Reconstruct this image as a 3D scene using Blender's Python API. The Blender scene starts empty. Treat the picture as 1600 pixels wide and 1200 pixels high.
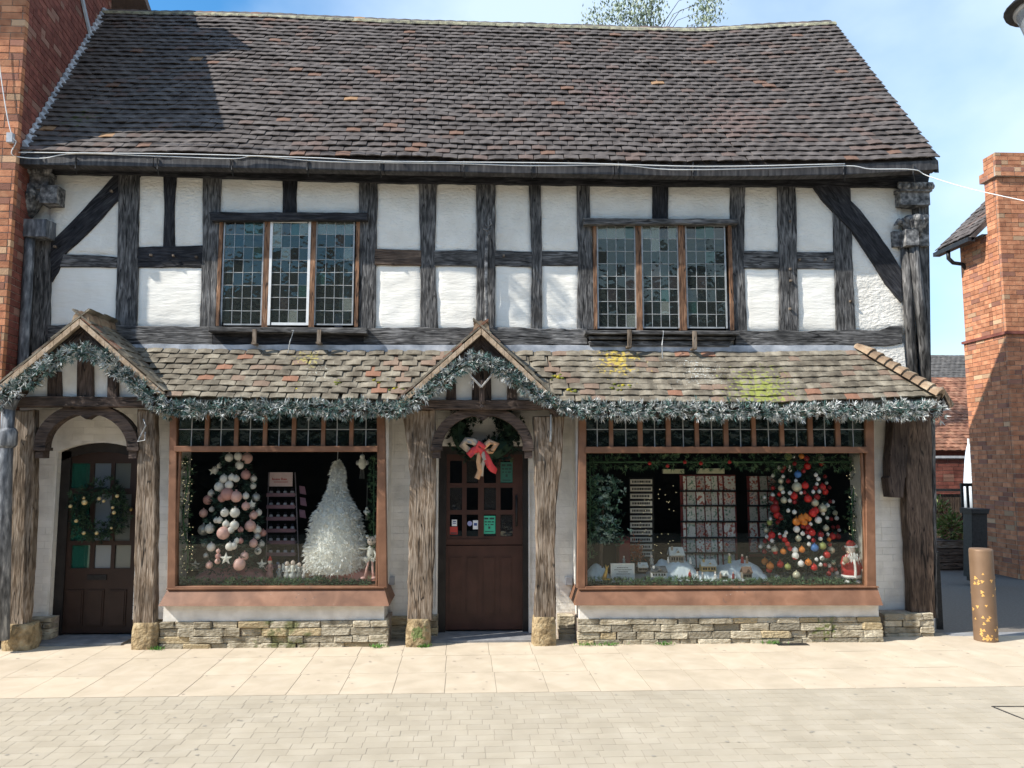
import bpy, math, random
from mathutils import Vector as V, Matrix, noise
R = math.radians
random.seed(7)
C = bpy.context.scene.collection
SC = bpy.context.scene

# ------------------------------------------------------------------ camera, sky, sun, exposure
CAM = V((0, -8, 1.85)); YAW = R(2.3); PIT = R(5.71); F = 1200.0
fw = V((math.sin(YAW)*math.cos(PIT), math.cos(YAW)*math.cos(PIT), math.sin(PIT)))
rt = V((math.cos(YAW), -math.sin(YAW), 0)); up = rt.cross(fw)
cd = bpy.data.cameras.new('camera'); cam = bpy.data.objects.new('camera', cd); C.objects.link(cam)
cd.sensor_width = 36; cd.lens = 36*F/1600; cd.clip_end = 2000; cd.clip_start = .05
cam.location = CAM
cam.matrix_world = Matrix(((rt.x, up.x, -fw.x, CAM.x), (rt.y, up.y, -fw.y, CAM.y), (rt.z, up.z, -fw.z, CAM.z), (0, 0, 0, 1)))
SC.camera = cam
SUN = V((-2.8, -1.0, 2.75)).normalized()          # towards the sun
w = bpy.data.worlds.new('World'); SC.world = w; w.use_nodes = True
nt = w.node_tree; nt.nodes.clear()
def N(nt, t, **k):
    n = nt.nodes.new(t)
    for a, b in k.items(): setattr(n, a, b)
    return n
out = N(nt, 'ShaderNodeOutputWorld'); bg = N(nt, 'ShaderNodeBackground')
sky = N(nt, 'ShaderNodeTexSky', sky_type='NISHITA', sun_disc=False)
sky.sun_elevation = math.asin(SUN.z); sky.sun_rotation = math.atan2(SUN.x, SUN.y)
sky.air_density = 1.0; sky.dust_density = .6; sky.ozone_density = 2.2
tc = N(nt, 'ShaderNodeTexCoord'); mp = N(nt, 'ShaderNodeMapping'); no = N(nt, 'ShaderNodeTexNoise'); cr = N(nt, 'ShaderNodeValToRGB')
mp.inputs['Location'].default_value = (0.55, 0.0, 0.3); mp.inputs['Scale'].default_value = (1, 1, 1.6)
no.inputs['Scale'].default_value = 1.5; no.inputs['Detail'].default_value = 7; no.inputs['Roughness'].default_value = .5
cr.color_ramp.elements[0].position = .42; cr.color_ramp.elements[1].position = .68
sx = N(nt, 'ShaderNodeSeparateXYZ'); ma = N(nt, 'ShaderNodeMath', operation='MULTIPLY_ADD')
mx = N(nt, 'ShaderNodeMixRGB'); mx.inputs[2].default_value = (6.9, 8.3, 9.9, 1)
L = nt.links
L.new(tc.outputs['Generated'], mp.inputs[0]); L.new(mp.outputs[0], no.inputs[0])
L.new(tc.outputs['Generated'], sx.inputs[0]); L.new(sx.outputs[0], ma.inputs[0]); ma.inputs[1].default_value = .42
L.new(no.outputs[0], ma.inputs[2]); L.new(ma.outputs[0], cr.inputs[0])
mq = N(nt, 'ShaderNodeMath', operation='MULTIPLY'); mq.inputs[1].default_value = .8
hs = N(nt, 'ShaderNodeHueSaturation'); hs.inputs['Saturation'].default_value = 1.32; hs.inputs['Value'].default_value = 1.8; hs.inputs['Hue'].default_value = .493
L.new(cr.outputs[0], mq.inputs[0]); L.new(mq.outputs[0], mx.inputs[0]); L.new(sky.outputs[0], hs.inputs['Color']); L.new(hs.outputs[0], mx.inputs[1])
L.new(mx.outputs[0], bg.inputs[0]); bg.inputs[1].default_value = .082
L.new(bg.outputs[0], out.inputs[0])
sd = bpy.data.lights.new('sun', 'SUN'); so = bpy.data.objects.new('sun', sd); C.objects.link(so)
sd.energy = 4.6; sd.angle = R(.5); sd.color = (1, .955, .88)
so.rotation_euler = (-SUN).to_track_quat('-Z', 'Y').to_euler(); so.location = (-10, -10, 20)
SC.view_settings.view_transform = 'Standard'; SC.view_settings.look = 'None'
SC.view_settings.gamma = 1; SC.view_settings.exposure = .74; SC.view_settings.use_curve_mapping = False

# ------------------------------------------------------------------ helpers
def P(px, py, Y):
    d = fw + rt*((px-800)/F) - up*((py-600)/F)
    return CAM + d*((Y-CAM.y)/d.y)
def XZ(px, py, Y):
    p = P(px, py, Y); return (p.x, p.z)
def PP(pts, Y): return [XZ(a, b, Y) for a, b in pts]
def nz(x, y=0, z=0): return noise.noise(V((x, y, z)))

class MB:
    def __init__(s): s.v = []; s.f = []; s.m = []
    def add(s, vs, fs, mi=0):
        b = len(s.v); s.v += [tuple(p) for p in vs]; s.f += [tuple(b+i for i in f) for f in fs]; s.m += [mi]*len(fs)
    def box(s, x0, x1, y0, y1, z0, z1, mi=0):
        s.hexa([(x0,y0,z0),(x1,y0,z0),(x1,y1,z0),(x0,y1,z0),(x0,y0,z1),(x1,y0,z1),(x1,y1,z1),(x0,y1,z1)], mi)
    def hexa(s, p, mi=0):
        s.add(p, [(0,3,2,1),(4,5,6,7),(0,1,5,4),(1,2,6,5),(2,3,7,6),(3,0,4,7)], mi)
    def pbox(s, a, b, c, d, Y0, Y1, mi=0):        # pixel rectangle on plane Y0, box back to Y1
        x0, z1 = XZ((a+a)/2, (b+d)/2, Y0)[0], XZ((a+c)/2, b, Y0)[1]
        x1, z0 = XZ(c, (b+d)/2, Y0)[0], XZ((a+c)/2, d, Y0)[1]
        s.box(x0, x1, Y0, Y1, z0, z1, mi)
    def prism(s, poly, y0, y1, ch=.006, mi=0):
        n = len(poly)
        A = sum(poly[i][0]*poly[(i+1) % n][1]-poly[(i+1) % n][0]*poly[i][1] for i in range(n))
        if A < 0: poly = poly[::-1]
        ins = []
        for i in range(n):
            a, b, c = V(poly[i-1]), V(poly[i]), V(poly[(i+1) % n])
            e = (b-a); g = (c-b)
            q = (V((-e.y, e.x)).normalized() if e.length > 1e-9 else V((0, 0))) + (V((-g.y, g.x)).normalized() if g.length > 1e-9 else V((0, 0)))
            q = q.normalized() if q.length > 1e-6 else V((0, 0))
            ins.append(b+q*ch)
        vs = [(p[0], y0, p[1]) for p in ins]+[(p[0], y0+ch, p[1]) for p in poly]+[(p[0], y1, p[1]) for p in poly]
        fs = [tuple(range(n)), tuple(range(3*n-1, 2*n-1, -1))]
        for i in range(n):
            j = (i+1) % n
            fs += [(i, n+i, n+j, j), (n+i, 2*n+i, 2*n+j, n+j)]
        s.add(vs, fs, mi)
    def tube(s, pts, r, seg=6, mi=0, rr=None):
        pts = [V(p) for p in pts]; n = len(pts); vs = []
        for i, p in enumerate(pts):
            t = (pts[min(i+1, n-1)]-pts[max(i-1, 0)])
            t = t.normalized() if t.length > 1e-9 else V((0, 0, 1))
            a = t.cross(V((0, 0, 1)) if abs(t.z) < .9 else V((1, 0, 0))).normalized(); b = t.cross(a)
            q = rr[i] if rr else r
            vs += [p+a*math.cos(2*math.pi*k/seg)*q+b*math.sin(2*math.pi*k/seg)*q for k in range(seg)]
        fs = [(i*seg+k, i*seg+(k+1) % seg, (i+1)*seg+(k+1) % seg, (i+1)*seg+k) for i in range(n-1) for k in range(seg)]
        fs += [tuple(range(seg-1, -1, -1)), tuple((n-1)*seg+k for k in range(seg))]
        s.add(vs, fs, mi)
    def lathe(s, prof, c, seg=12, mi=0, lob=0, nl=6):
        vs = []; n = len(prof)
        for r, z in prof:
            for k in range(seg):
                a = 2*math.pi*k/seg; q = r*(1+lob*math.cos(nl*a))
                vs.append((c[0]+q*math.cos(a), c[1]+q*math.sin(a), c[2]+z))
        fs = [(i*seg+k, i*seg+(k+1) % seg, (i+1)*seg+(k+1) % seg, (i+1)*seg+k) for i in range(n-1) for k in range(seg)]
        fs += [tuple(range(seg-1, -1, -1)), tuple((n-1)*seg+k for k in range(seg))]
        s.add(vs, fs, mi)
    def ball(s, c, r, seg=10, rings=6, mi=0, sc=(1, 1, 1)):
        pr = [(max(1e-4, math.sin(math.pi*i/rings)), -math.cos(math.pi*i/rings)) for i in range(rings+1)]
        vs = []
        for q, z in pr:
            for k in range(seg):
                a = 2*math.pi*k/seg
                vs.append((c[0]+r*sc[0]*q*math.cos(a), c[1]+r*sc[1]*q*math.sin(a), c[2]+r*sc[2]*z))
        s.add(vs, [(i*seg+k, i*seg+(k+1) % seg, (i+1)*seg+(k+1) % seg, (i+1)*seg+k) for i in range(rings) for k in range(seg)], mi)
    def blade(s, p, d, ln, wd, mi=0, cv=0):
        d = d.normalized(); a = d.cross(V((random.gauss(0, 1), random.gauss(0, 1), random.gauss(0, 1)))).normalized()
        m = p+d*ln*.5+V((0, 0, cv*ln)); e = p+d*ln
        s.add([p, m+a*wd*.5, e, m-a*wd*.5], [(0, 1, 2, 3)], mi)
    def mesh(s, name, mats, off=V((0, 0, 0)), smooth=False):
        me = bpy.data.meshes.new(name)
        me.from_pydata([(a-off[0], b-off[1], c-off[2]) for a, b, c in s.v], [], s.f)
        for m in (mats if isinstance(mats, (list, tuple)) else [mats]): me.materials.append(m)
        me.polygons.foreach_set('material_index', s.m)
        if smooth: me.polygons.foreach_set('use_smooth', [True]*len(s.f))
        me.update(); return me
    def build(s, name, mats, parent=None, smooth=False, loc=None):
        off = wl(parent) if parent else (V(loc) if loc is not None else V((0, 0, 0)))
        o = bpy.data.objects.new(name, s.mesh(name, mats, off, smooth)); C.objects.link(o)
        if parent: o.parent = parent
        elif loc is not None: o.location = loc
        return o
def wl(o):
    p = V((0, 0, 0))
    while o: p = p+o.location; o = o.parent
    return p
def tag(o, label=None, cat=None, group=None, kind=None):
    if label: o['label'] = label
    if cat: o['category'] = cat
    if group: o['group'] = group
    if kind: o['kind'] = kind
    return o
def thing(name, label, cat, loc=(0, 0, 0), group=None):
    o = bpy.data.objects.new(name, None); C.objects.link(o); o.location = loc; o.empty_display_size = .1
    return tag(o, label, cat, group)
def place(name, me, M, parent=None):
    o = bpy.data.objects.new(name, me); C.objects.link(o)
    if parent: o.parent = parent; M = Matrix.Translation(-wl(parent)) @ M
    o.matrix_local = M
    return o
def addmesh(mb, vs, fs, M, mi=0): mb.add([M @ V(p) for p in vs], fs, mi)
def frame(o, a, b, c, s=(1, 1, 1)):
    return Matrix(((a.x*s[0], b.x*s[1], c.x*s[2], o.x), (a.y*s[0], b.y*s[1], c.y*s[2], o.y), (a.z*s[0], b.z*s[1], c.z*s[2], o.z), (0, 0, 0, 1)))
def wob(poly, amp=.004, step=.09, f=6):
    o = []
    n = len(poly)
    for i in range(n):
        a, b = V(poly[i]), V(poly[(i+1) % n]); k = max(1, int((b-a).length/step)); d = (b-a).normalized() if (b-a).length > 0 else V((0, 0)); q = V((-d.y, d.x))
        for j in range(k):
            p = a.lerp(b, j/k)
            s = nz(p.x*f, p.y*f, 3.3)+.6*nz(p.x*f*3, p.y*f*3, 7)
            o.append(tuple(p+q*s*amp*(2 if j else 1)))
    return o

# ------------------------------------------------------------------ materials
def mat(name, cols, scale=5, stretch=(1, 1, 1), rot=0, blotch=0, rough=.85, bump=0, bs=None, bst=None, isl=0, extra=None, metal=0, spec=.3, pos=None, detail=5, bd=.01, patches=()):
    m = bpy.data.materials.new(name); m.use_nodes = True; t = m.node_tree; t.nodes.clear(); L = t.links
    o = N(t, 'ShaderNodeOutputMaterial'); b = N(t, 'ShaderNodeBsdfPrincipled'); L.new(b.outputs[0], o.inputs[0])
    b.inputs['Roughness'].default_value = rough; b.inputs['Metallic'].default_value = metal; b.inputs['Specular IOR Level'].default_value = spec
    g = N(t, 'ShaderNodeNewGeometry'); mpp = N(t, 'ShaderNodeMapping'); mpp.inputs['Rotation'].default_value = (0, rot, 0)
    mp2 = N(t, 'ShaderNodeMapping'); mp2.inputs['Scale'].default_value = stretch
    L.new(g.outputs['Position'], mpp.inputs[0]); L.new(mpp.outputs[0], mp2.inputs[0])
    n = N(t, 'ShaderNodeTexNoise'); n.inputs['Scale'].default_value = scale; n.inputs['Detail'].default_value = detail; L.new(mp2.outputs[0], n.inputs[0])
    r = N(t, 'ShaderNodeValToRGB'); L.new(n.outputs[0], r.inputs[0]); e = r.color_ramp.elements
    k = len(cols); ps = pos or [.3+.4*i/max(1, k-1) for i in range(k)]
    while len(e) < k: e.new(.5)
    for i in range(k): e[i].position = ps[i]; e[i].color = (*cols[i], 1)
    if k == 1: e[1].color = (*cols[0], 1)
    col = r.outputs[0]
    if isl or extra:
        oi = N(t, 'ShaderNodeObjectInfo'); ad = N(t, 'ShaderNodeMath', operation='ADD'); fr = N(t, 'ShaderNodeMath', operation='FRACT')
        L.new(oi.outputs['Random'], ad.inputs[0]); L.new(g.outputs['Random Per Island'], ad.inputs[1]); L.new(ad.outputs[0], fr.inputs[0]); rnd = fr.outputs[0]
        if extra:      # list of (threshold, colour): colours kept by some of the pieces only
            for th, c in extra:
                cm = N(t, 'ShaderNodeMath', operation='GREATER_THAN'); cm.inputs[1].default_value = th; L.new(rnd, cm.inputs[0])
                q = N(t, 'ShaderNodeMixRGB'); q.inputs[2].default_value = (*c, 1); f2 = N(t, 'ShaderNodeMath', operation='MULTIPLY'); f2.inputs[1].default_value = .75
                L.new(cm.outputs[0], f2.inputs[0]); L.new(f2.outputs[0], q.inputs[0]); L.new(col, q.inputs[1]); col = q.outputs[0]
        m7 = N(t, 'ShaderNodeMath', operation='MULTIPLY'); m7.inputs[1].default_value = 7.31; f7 = N(t, 'ShaderNodeMath', operation='FRACT')
        L.new(rnd, m7.inputs[0]); L.new(m7.outputs[0], f7.inputs[0])
        mr = N(t, 'ShaderNodeMapRange'); mr.inputs['To Min'].default_value = 1-isl; mr.inputs['To Max'].default_value = 1+isl; L.new(f7.outputs[0], mr.inputs[0])
        q = N(t, 'ShaderNodeMixRGB', blend_type='MULTIPLY'); q.inputs[0].default_value = 1; L.new(col, q.inputs[1]); L.new(mr.outputs[0], q.inputs[2]); col = q.outputs[0]
    if blotch:
        n9 = N(t, 'ShaderNodeTexNoise'); n9.inputs['Scale'].default_value = 2.6; n9.inputs['Detail'].default_value = 5; L.new(g.outputs['Position'], n9.inputs[0])
        m9 = N(t, 'ShaderNodeMapRange'); m9.inputs['From Min'].default_value = .3; m9.inputs['From Max'].default_value = .7; m9.inputs['To Min'].default_value = 1-blotch; m9.inputs['To Max'].default_value = 1+blotch*.8; L.new(n9.outputs[0], m9.inputs[0])
        q = N(t, 'ShaderNodeMixRGB', blend_type='MULTIPLY'); q.inputs[0].default_value = 1; L.new(col, q.inputs[1]); L.new(m9.outputs[0], q.inputs[2]); col = q.outputs[0]
        n.inputs['Distortion'].default_value = .6
        if blotch > .3:      # long drying splits along the grain
            mk = N(t, 'ShaderNodeMapping'); mk.inputs['Scale'].default_value = (9, 9, .7); L.new(mpp.outputs[0], mk.inputs[0])
            nk = N(t, 'ShaderNodeTexNoise'); nk.inputs['Scale'].default_value = 1.5; nk.inputs['Detail'].default_value = 2; L.new(mk.outputs[0], nk.inputs[0])
            s1 = N(t, 'ShaderNodeMath', operation='SUBTRACT'); s1.inputs[1].default_value = .5; L.new(nk.outputs[0], s1.inputs[0])
            s2 = N(t, 'ShaderNodeMath', operation='ABSOLUTE'); L.new(s1.outputs[0], s2.inputs[0])
            s3 = N(t, 'ShaderNodeMapRange'); s3.inputs['From Min'].default_value = .004; s3.inputs['From Max'].default_value = .014; s3.inputs['To Min'].default_value = .18; s3.inputs['To Max'].default_value = 1; L.new(s2.outputs[0], s3.inputs[0])
            q = N(t, 'ShaderNodeMixRGB', blend_type='MULTIPLY'); q.inputs[0].default_value = 1; L.new(col, q.inputs[1]); L.new(s3.outputs[0], q.inputs[2]); col = q.outputs[0]
    for (c, pc, rad, th, ps2) in patches:          # growths with a place of their own: (centre, colour, radius, threshold, noise scale)
        vd = N(t, 'ShaderNodeVectorMath', operation='DISTANCE'); vd.inputs[1].default_value = c; L.new(g.outputs['Position'], vd.inputs[0])
        md = N(t, 'ShaderNodeMapRange'); md.inputs['From Min'].default_value = 0; md.inputs['From Max'].default_value = rad; md.inputs['To Min'].default_value = .45; md.inputs['To Max'].default_value = -.3
        md.clamp = False; L.new(vd.outputs['Value'], md.inputs[0])
        n5 = N(t, 'ShaderNodeTexNoise'); n5.inputs['Scale'].default_value = ps2; n5.inputs['Detail'].default_value = 4; L.new(g.outputs['Position'], n5.inputs[0])
        a5 = N(t, 'ShaderNodeMath', operation='ADD'); L.new(n5.outputs[0], a5.inputs[0]); L.new(md.outputs[0], a5.inputs[1])
        r5 = N(t, 'ShaderNodeMapRange'); r5.inputs['From Min'].default_value = th; r5.inputs['From Max'].default_value = th+.12; L.new(a5.outputs[0], r5.inputs[0])
        q = N(t, 'ShaderNodeMixRGB'); q.inputs[2].default_value = (*pc, 1); L.new(r5.outputs[0], q.inputs[0]); L.new(col, q.inputs[1]); col = q.outputs[0]
    L.new(col, b.inputs['Base Color'])
    if bump:
        n2 = N(t, 'ShaderNodeTexNoise'); n2.inputs['Scale'].default_value = bs or scale*3; n2.inputs['Detail'].default_value = 6
        m3 = N(t, 'ShaderNodeMapping'); m3.inputs['Scale'].default_value = bst or stretch; L.new(mpp.outputs[0], m3.inputs[0]); L.new(m3.outputs[0], n2.inputs[0])
        bb = N(t, 'ShaderNodeBump'); bb.inputs['Strength'].default_value = bump; bb.inputs['Distance'].default_value = bd; L.new(n2.outputs[0], bb.inputs['Height']); L.new(bb.outputs[0], b.inputs['Normal'])
    return m
_wood = {}
def wood(ang=0, tone='grey'):
    """grain along z when ang=0, along x when ang=90"""
    k = (round(ang), tone)
    if k in _wood: return _wood[k]
    cs = {'grey': [(.014, .014, .014), (.052, .05, .049), (.125, .12, .115), (.28, .27, .26)],
          'black': [(.006, .006, .007), (.014, .014, .017), (.03, .03, .034), (.075, .073, .072)],
          'brown': [(.03, .018, .012), (.075, .05, .036), (.13, .09, .065), (.2, .15, .11)],
          'oak': [(.03, .018, .01), (.13, .092, .06), (.23, .18, .135), (.33, .285, .23)],
          'porch': [(.022, .014, .01), (.055, .038, .03), (.085, .06, .048), (.12, .09, .07)],
          'orange': [(.06, .03, .018), (.15, .075, .04), (.25, .13, .07), (.34, .24, .16)]}[tone]
    m = mat('wood_'+tone+str(round(ang)), cs, scale=3.2, stretch=(15, 15, 2.2), rot=R(-ang), rough=.8, bump=.9, bs=3, bst=(26, 26, 1.6), pos=[.22, .42, .56, .82], detail=9, bd=.012, blotch=.55)
    _wood[k] = m; return m
PL = mat('plaster', [(.78, .74, .66), (.86, .825, .74), (.89, .855, .78)], scale=2.5, rough=.9, bump=.3, bs=9, bst=(1, 1, 4.2), bd=.02)
PL2 = mat('plaster_rough', [(.73, .69, .61), (.85, .815, .735)], scale=4, rough=.9, bump=.8, bs=14, bst=(1.6, 1, 3), bd=.02)
WB = mat('white_paint_brick', [(.66, .63, .57), (.79, .76, .69), (.84, .81, .75)], scale=6, rough=.75, bump=.35, bs=30, isl=.05)
RT = mat('clay_roof_tile', [(.055, .045, .040), (.090, .076, .069), (.13, .112, .102)], scale=7, rough=.9, bump=.5, bs=60, isl=.15,
         extra=[(.88, (.125, .085, .07)), (.985, (.19, .105, .07)), (.9985, (.34, .2, .10))],
         patches=[(tuple(P(1150, 190, .6)), (.13, .092, .08), 1.8, .78, 12), (tuple(P(950, 150, .9)), (.13, .09, .08), 1.5, .8, 14), (tuple(P(130, 200, .5)), (.07, .08, .035), .8, .82, 22)])
PT = mat('pentice_tile', [(.09, .075, .055), (.165, .142, .106), (.27, .238, .182)], scale=8, rough=.92, bump=.6, bs=50, isl=.2,
         extra=[(.88, (.19, .125, .09)), (.97, (.30, .14, .085))],
         patches=[(tuple(P(965, 562, .2)), (.44, .33, .07), .9, .80, 26), (tuple(P(1190, 612, -.1)), (.23, .25, .06), 1.3, .80, 26), (tuple(P(480, 556, .2)), (.34, .29, .10), .55, .82, 26),
                  (tuple(P(1090, 575, .1)), (.5, .52, .49), 1.9, .97, 55), (tuple(P(500, 585, .1)), (.45, .45, .38), 1.8, .99, 50)])
HT = mat('hip_tile', [(.15, .10, .065), (.26, .18, .115), (.36, .29, .2)], scale=8, rough=.92, bump=.5, bs=50, isl=.2)
RG = mat('ridge_tile', [(.10, .10, .09), (.26, .24, .16), (.40, .38, .26)], scale=14, rough=.95, bump=.6, bs=60, isl=.2)
VG = mat('verge_mortar', [(.24, .17, .11), (.42, .31, .21), (.50, .40, .30)], scale=12, rough=.95, bump=.5, bs=40)
LEAD = mat('lead_sheet', [(.22, .24, .27), (.38, .40, .43), (.55, .56, .58)], scale=7, rough=.6, bump=.3, bs=20)
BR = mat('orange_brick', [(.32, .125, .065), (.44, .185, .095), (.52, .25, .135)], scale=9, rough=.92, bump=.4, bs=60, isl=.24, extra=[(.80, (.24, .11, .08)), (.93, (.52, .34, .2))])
BRL = mat('red_brick_shaded', [(.13, .042, .032), (.20, .066, .048), (.25, .095, .068)], scale=9, rough=.92, bump=.4, bs=60, isl=.22, extra=[(.9, (.26, .15, .11))])  # colour darkened to carry the shade of the left building's side wall
MO = mat('mortar', [(.26, .21, .17), (.40, .34, .28)], scale=20, rough=.95, bump=.3, bs=80)
ST = mat('rubble_stone', [(.22, .185, .125), (.40, .35, .255), (.52, .46, .345)], scale=9, rough=.95, bump=1, bs=22, bst=(1, 1, 2.2), isl=.22, extra=[(.82, (.44, .34, .19)), (.93, (.28, .26, .21))], bd=.03,
         patches=[(tuple(P(1290, 985, -.05)), (.17, .19, .07), .5, .80, 22), (tuple(P(650, 990, -.1)), (.14, .17, .05), .25, .7, 26), (tuple(P(430, 990, -.05)), (.17, .17, .08), .8, .74, 10)])
STB = mat('base_stone', [(.12, .085, .045), (.30, .22, .12), (.42, .34, .21)], scale=11, rough=.95, bump=1, bs=30, isl=.15, bd=.03, patches=[(tuple(P(655, 990, -.1)), (.14, .17, .06), .2, .68, 26)])
SLAB = mat('pink_paving_slab', [(.45, .375, .275), (.485, .405, .30), (.515, .435, .33)], scale=5, blotch=.07, rough=.85, bump=.15, bs=160, isl=.05)
PAV = mat('block_paver', [(.36, .312, .235), (.385, .335, .255), (.41, .36, .28)], scale=4, blotch=.05, rough=.85, bump=.35, bs=150, isl=.045)
JO = mat('joint_sand', [(.25, .215, .165), (.32, .28, .22)], scale=30, rough=.95)
ASP = mat('asphalt', [(.115, .10, .085), (.17, .15, .128)], scale=40, rough=.9, bump=.3, bs=120)
GRD = mat('ground_earth', [(.2, .18, .15), (.3, .27, .23)], scale=2, rough=.95)
STEP = mat('grey_step', [(.16, .16, .165), (.26, .26, .26)], scale=8, rough=.85, bump=.3, bs=60)
WIN = mat('rust_paint', [(.145, .066, .034), (.19, .09, .048), (.24, .12, .068)], scale=6, blotch=.2, rough=.6, patches=[((-1.8, 0, .75), (.5, .42, .34), 2.6, 1.06, 38), ((2.6, 0, .75), (.5, .42, .34), 3.2, 1.05, 38), ((-1.8, 0, .62), (.10, .06, .045), 2.4, 1.02, 22), ((2.6, 0, .62), (.10, .06, .045), 3.0, 1.02, 22)], bump=.12, bs=40, spec=.45)
WPT = mat('white_board', [(.64, .61, .55), (.82, .79, .73)], scale=9, rough=.6, bump=.2, bs=30)
DOOR1 = mat('dark_brown_door', [(.030, .017, .013), (.047, .027, .021)], scale=6, rough=.45, bump=.1, bs=30)
DOOR2 = mat('reddish_brown_door', [(.05, .022, .016), (.075, .032, .024)], scale=6, rough=.45, bump=.1, bs=30)
DKF = mat('dark_frame', [(.014, .012, .012), (.03, .026, .024)], scale=8, rough=.5)
PEWT = mat('lead_came', [(.26, .27, .27), (.42, .43, .43)], scale=20, rough=.5, metal=.2)
WMET = mat('white_metal', [(.7, .7, .68), (.8, .8, .78)], scale=20, rough=.45)
IRON = mat('black_iron', [(.01, .01, .011), (.03, .03, .03)], scale=30, rough=.5)
PIPE = mat('grey_pipe', [(.05, .055, .062), (.15, .16, .175), (.34, .35, .36)], scale=14, stretch=(2, 2, .5), rough=.7, bump=.4, bs=40, pos=[.35, .55, .72])
GUT = mat('gutter_paint', [(.018, .017, .018), (.045, .042, .042), (.085, .08, .078)], scale=10, stretch=(3, 1, .4), rough=.6, bump=.2, bs=30)
CARV = mat('carved_grey', [(.045, .045, .047), (.15, .148, .145), (.40, .385, .37)], scale=18, rough=.8, bump=.25, bs=60, pos=[.36, .52, .74])
CABLE = mat('white_cable', [(.72, .72, .70), (.8, .8, .78)], rough=.5)
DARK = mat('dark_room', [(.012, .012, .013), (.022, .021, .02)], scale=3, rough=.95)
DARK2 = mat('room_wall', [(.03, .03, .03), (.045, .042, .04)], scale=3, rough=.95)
def flat(name, c, rough=.6, metal=0, isl=0, extra=None, spec=.4, c2=None):
    return mat(name, [c, c2 or tuple(min(1, q*1.15) for q in c)], scale=25, rough=rough, metal=metal, isl=isl, extra=extra, spec=spec)
def glass(name, tint=(.8, .86, .86), refl=.0, fm=.8, rough=.01, op=0, wavy=0, opc=(.3, .35, .35)):
    m = bpy.data.materials.new(name); m.use_nodes = True; t = m.node_tree; t.nodes.clear(); L = t.links
    o = N(t, 'ShaderNodeOutputMaterial'); tr = N(t, 'ShaderNodeBsdfTransparent'); tr.inputs[0].default_value = (*tint, 1)
    gl = N(t, 'ShaderNodeBsdfGlossy'); gl.inputs[0].default_value = (.92, .92, .86, 1) if not wavy else (.74, .76, .66, 1); gl.inputs['Roughness'].default_value = rough
    fr = N(t, 'ShaderNodeFresnel'); fr.inputs[0].default_value = 1.5
    a = N(t, 'ShaderNodeMath', operation='MULTIPLY_ADD'); a.inputs[1].default_value = fm; a.inputs[2].default_value = refl; L.new(fr.outputs[0], a.inputs[0])
    mi = N(t, 'ShaderNodeMixShader'); L.new(a.outputs[0], mi.inputs[0]); L.new(gl.outputs[0], mi.inputs[2])
    if op:
        df = N(t, 'ShaderNodeBsdfDiffuse'); df.inputs[0].default_value = (*opc, 1); m2 = N(t, 'ShaderNodeMixShader'); m2.inputs[0].default_value = op
        L.new(tr.outputs[0], m2.inputs[1]); L.new(df.outputs[0], m2.inputs[2]); L.new(m2.outputs[0], mi.inputs[1])
    else: L.new(tr.outputs[0], mi.inputs[1])
    if wavy:
        g = N(t, 'ShaderNodeNewGeometry'); n = N(t, 'ShaderNodeTexNoise'); n.inputs['Scale'].default_value = 9; bb = N(t, 'ShaderNodeBump'); bb.inputs['Strength'].default_value = wavy; bb.inputs['Distance'].default_value = .02
        L.new(g.outputs['Position'], n.inputs[0]); L.new(n.outputs[0], bb.inputs['Height']); L.new(bb.outputs[0], gl.inputs['Normal'])
    L.new(mi.outputs[0], o.inputs[0]); return m
G_SHOP = glass('shop_glass', (.98, .99, .98), .0, fm=.6)
G_OLD = [glass('old_glass_clear', (.6, .68, .70), .03, op=.05, opc=(.20, .26, .25), wavy=.2), glass('old_glass_teal', (.35, .55, .52), .06, op=.15, opc=(.10, .26, .24), wavy=.25), glass('old_glass_smoke', (.5, .5, .52), .05, op=.1, opc=(.25, .24, .24), wavy=.25), glass('old_glass_pale', (.6, .66, .62), .06, op=.28, opc=(.42, .46, .40), wavy=.25)]
G_TOP = [glass('top_light_glass', (.5, .6, .58), .02, wavy=.3, op=.08, opc=(.05, .09, .09))]

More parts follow.
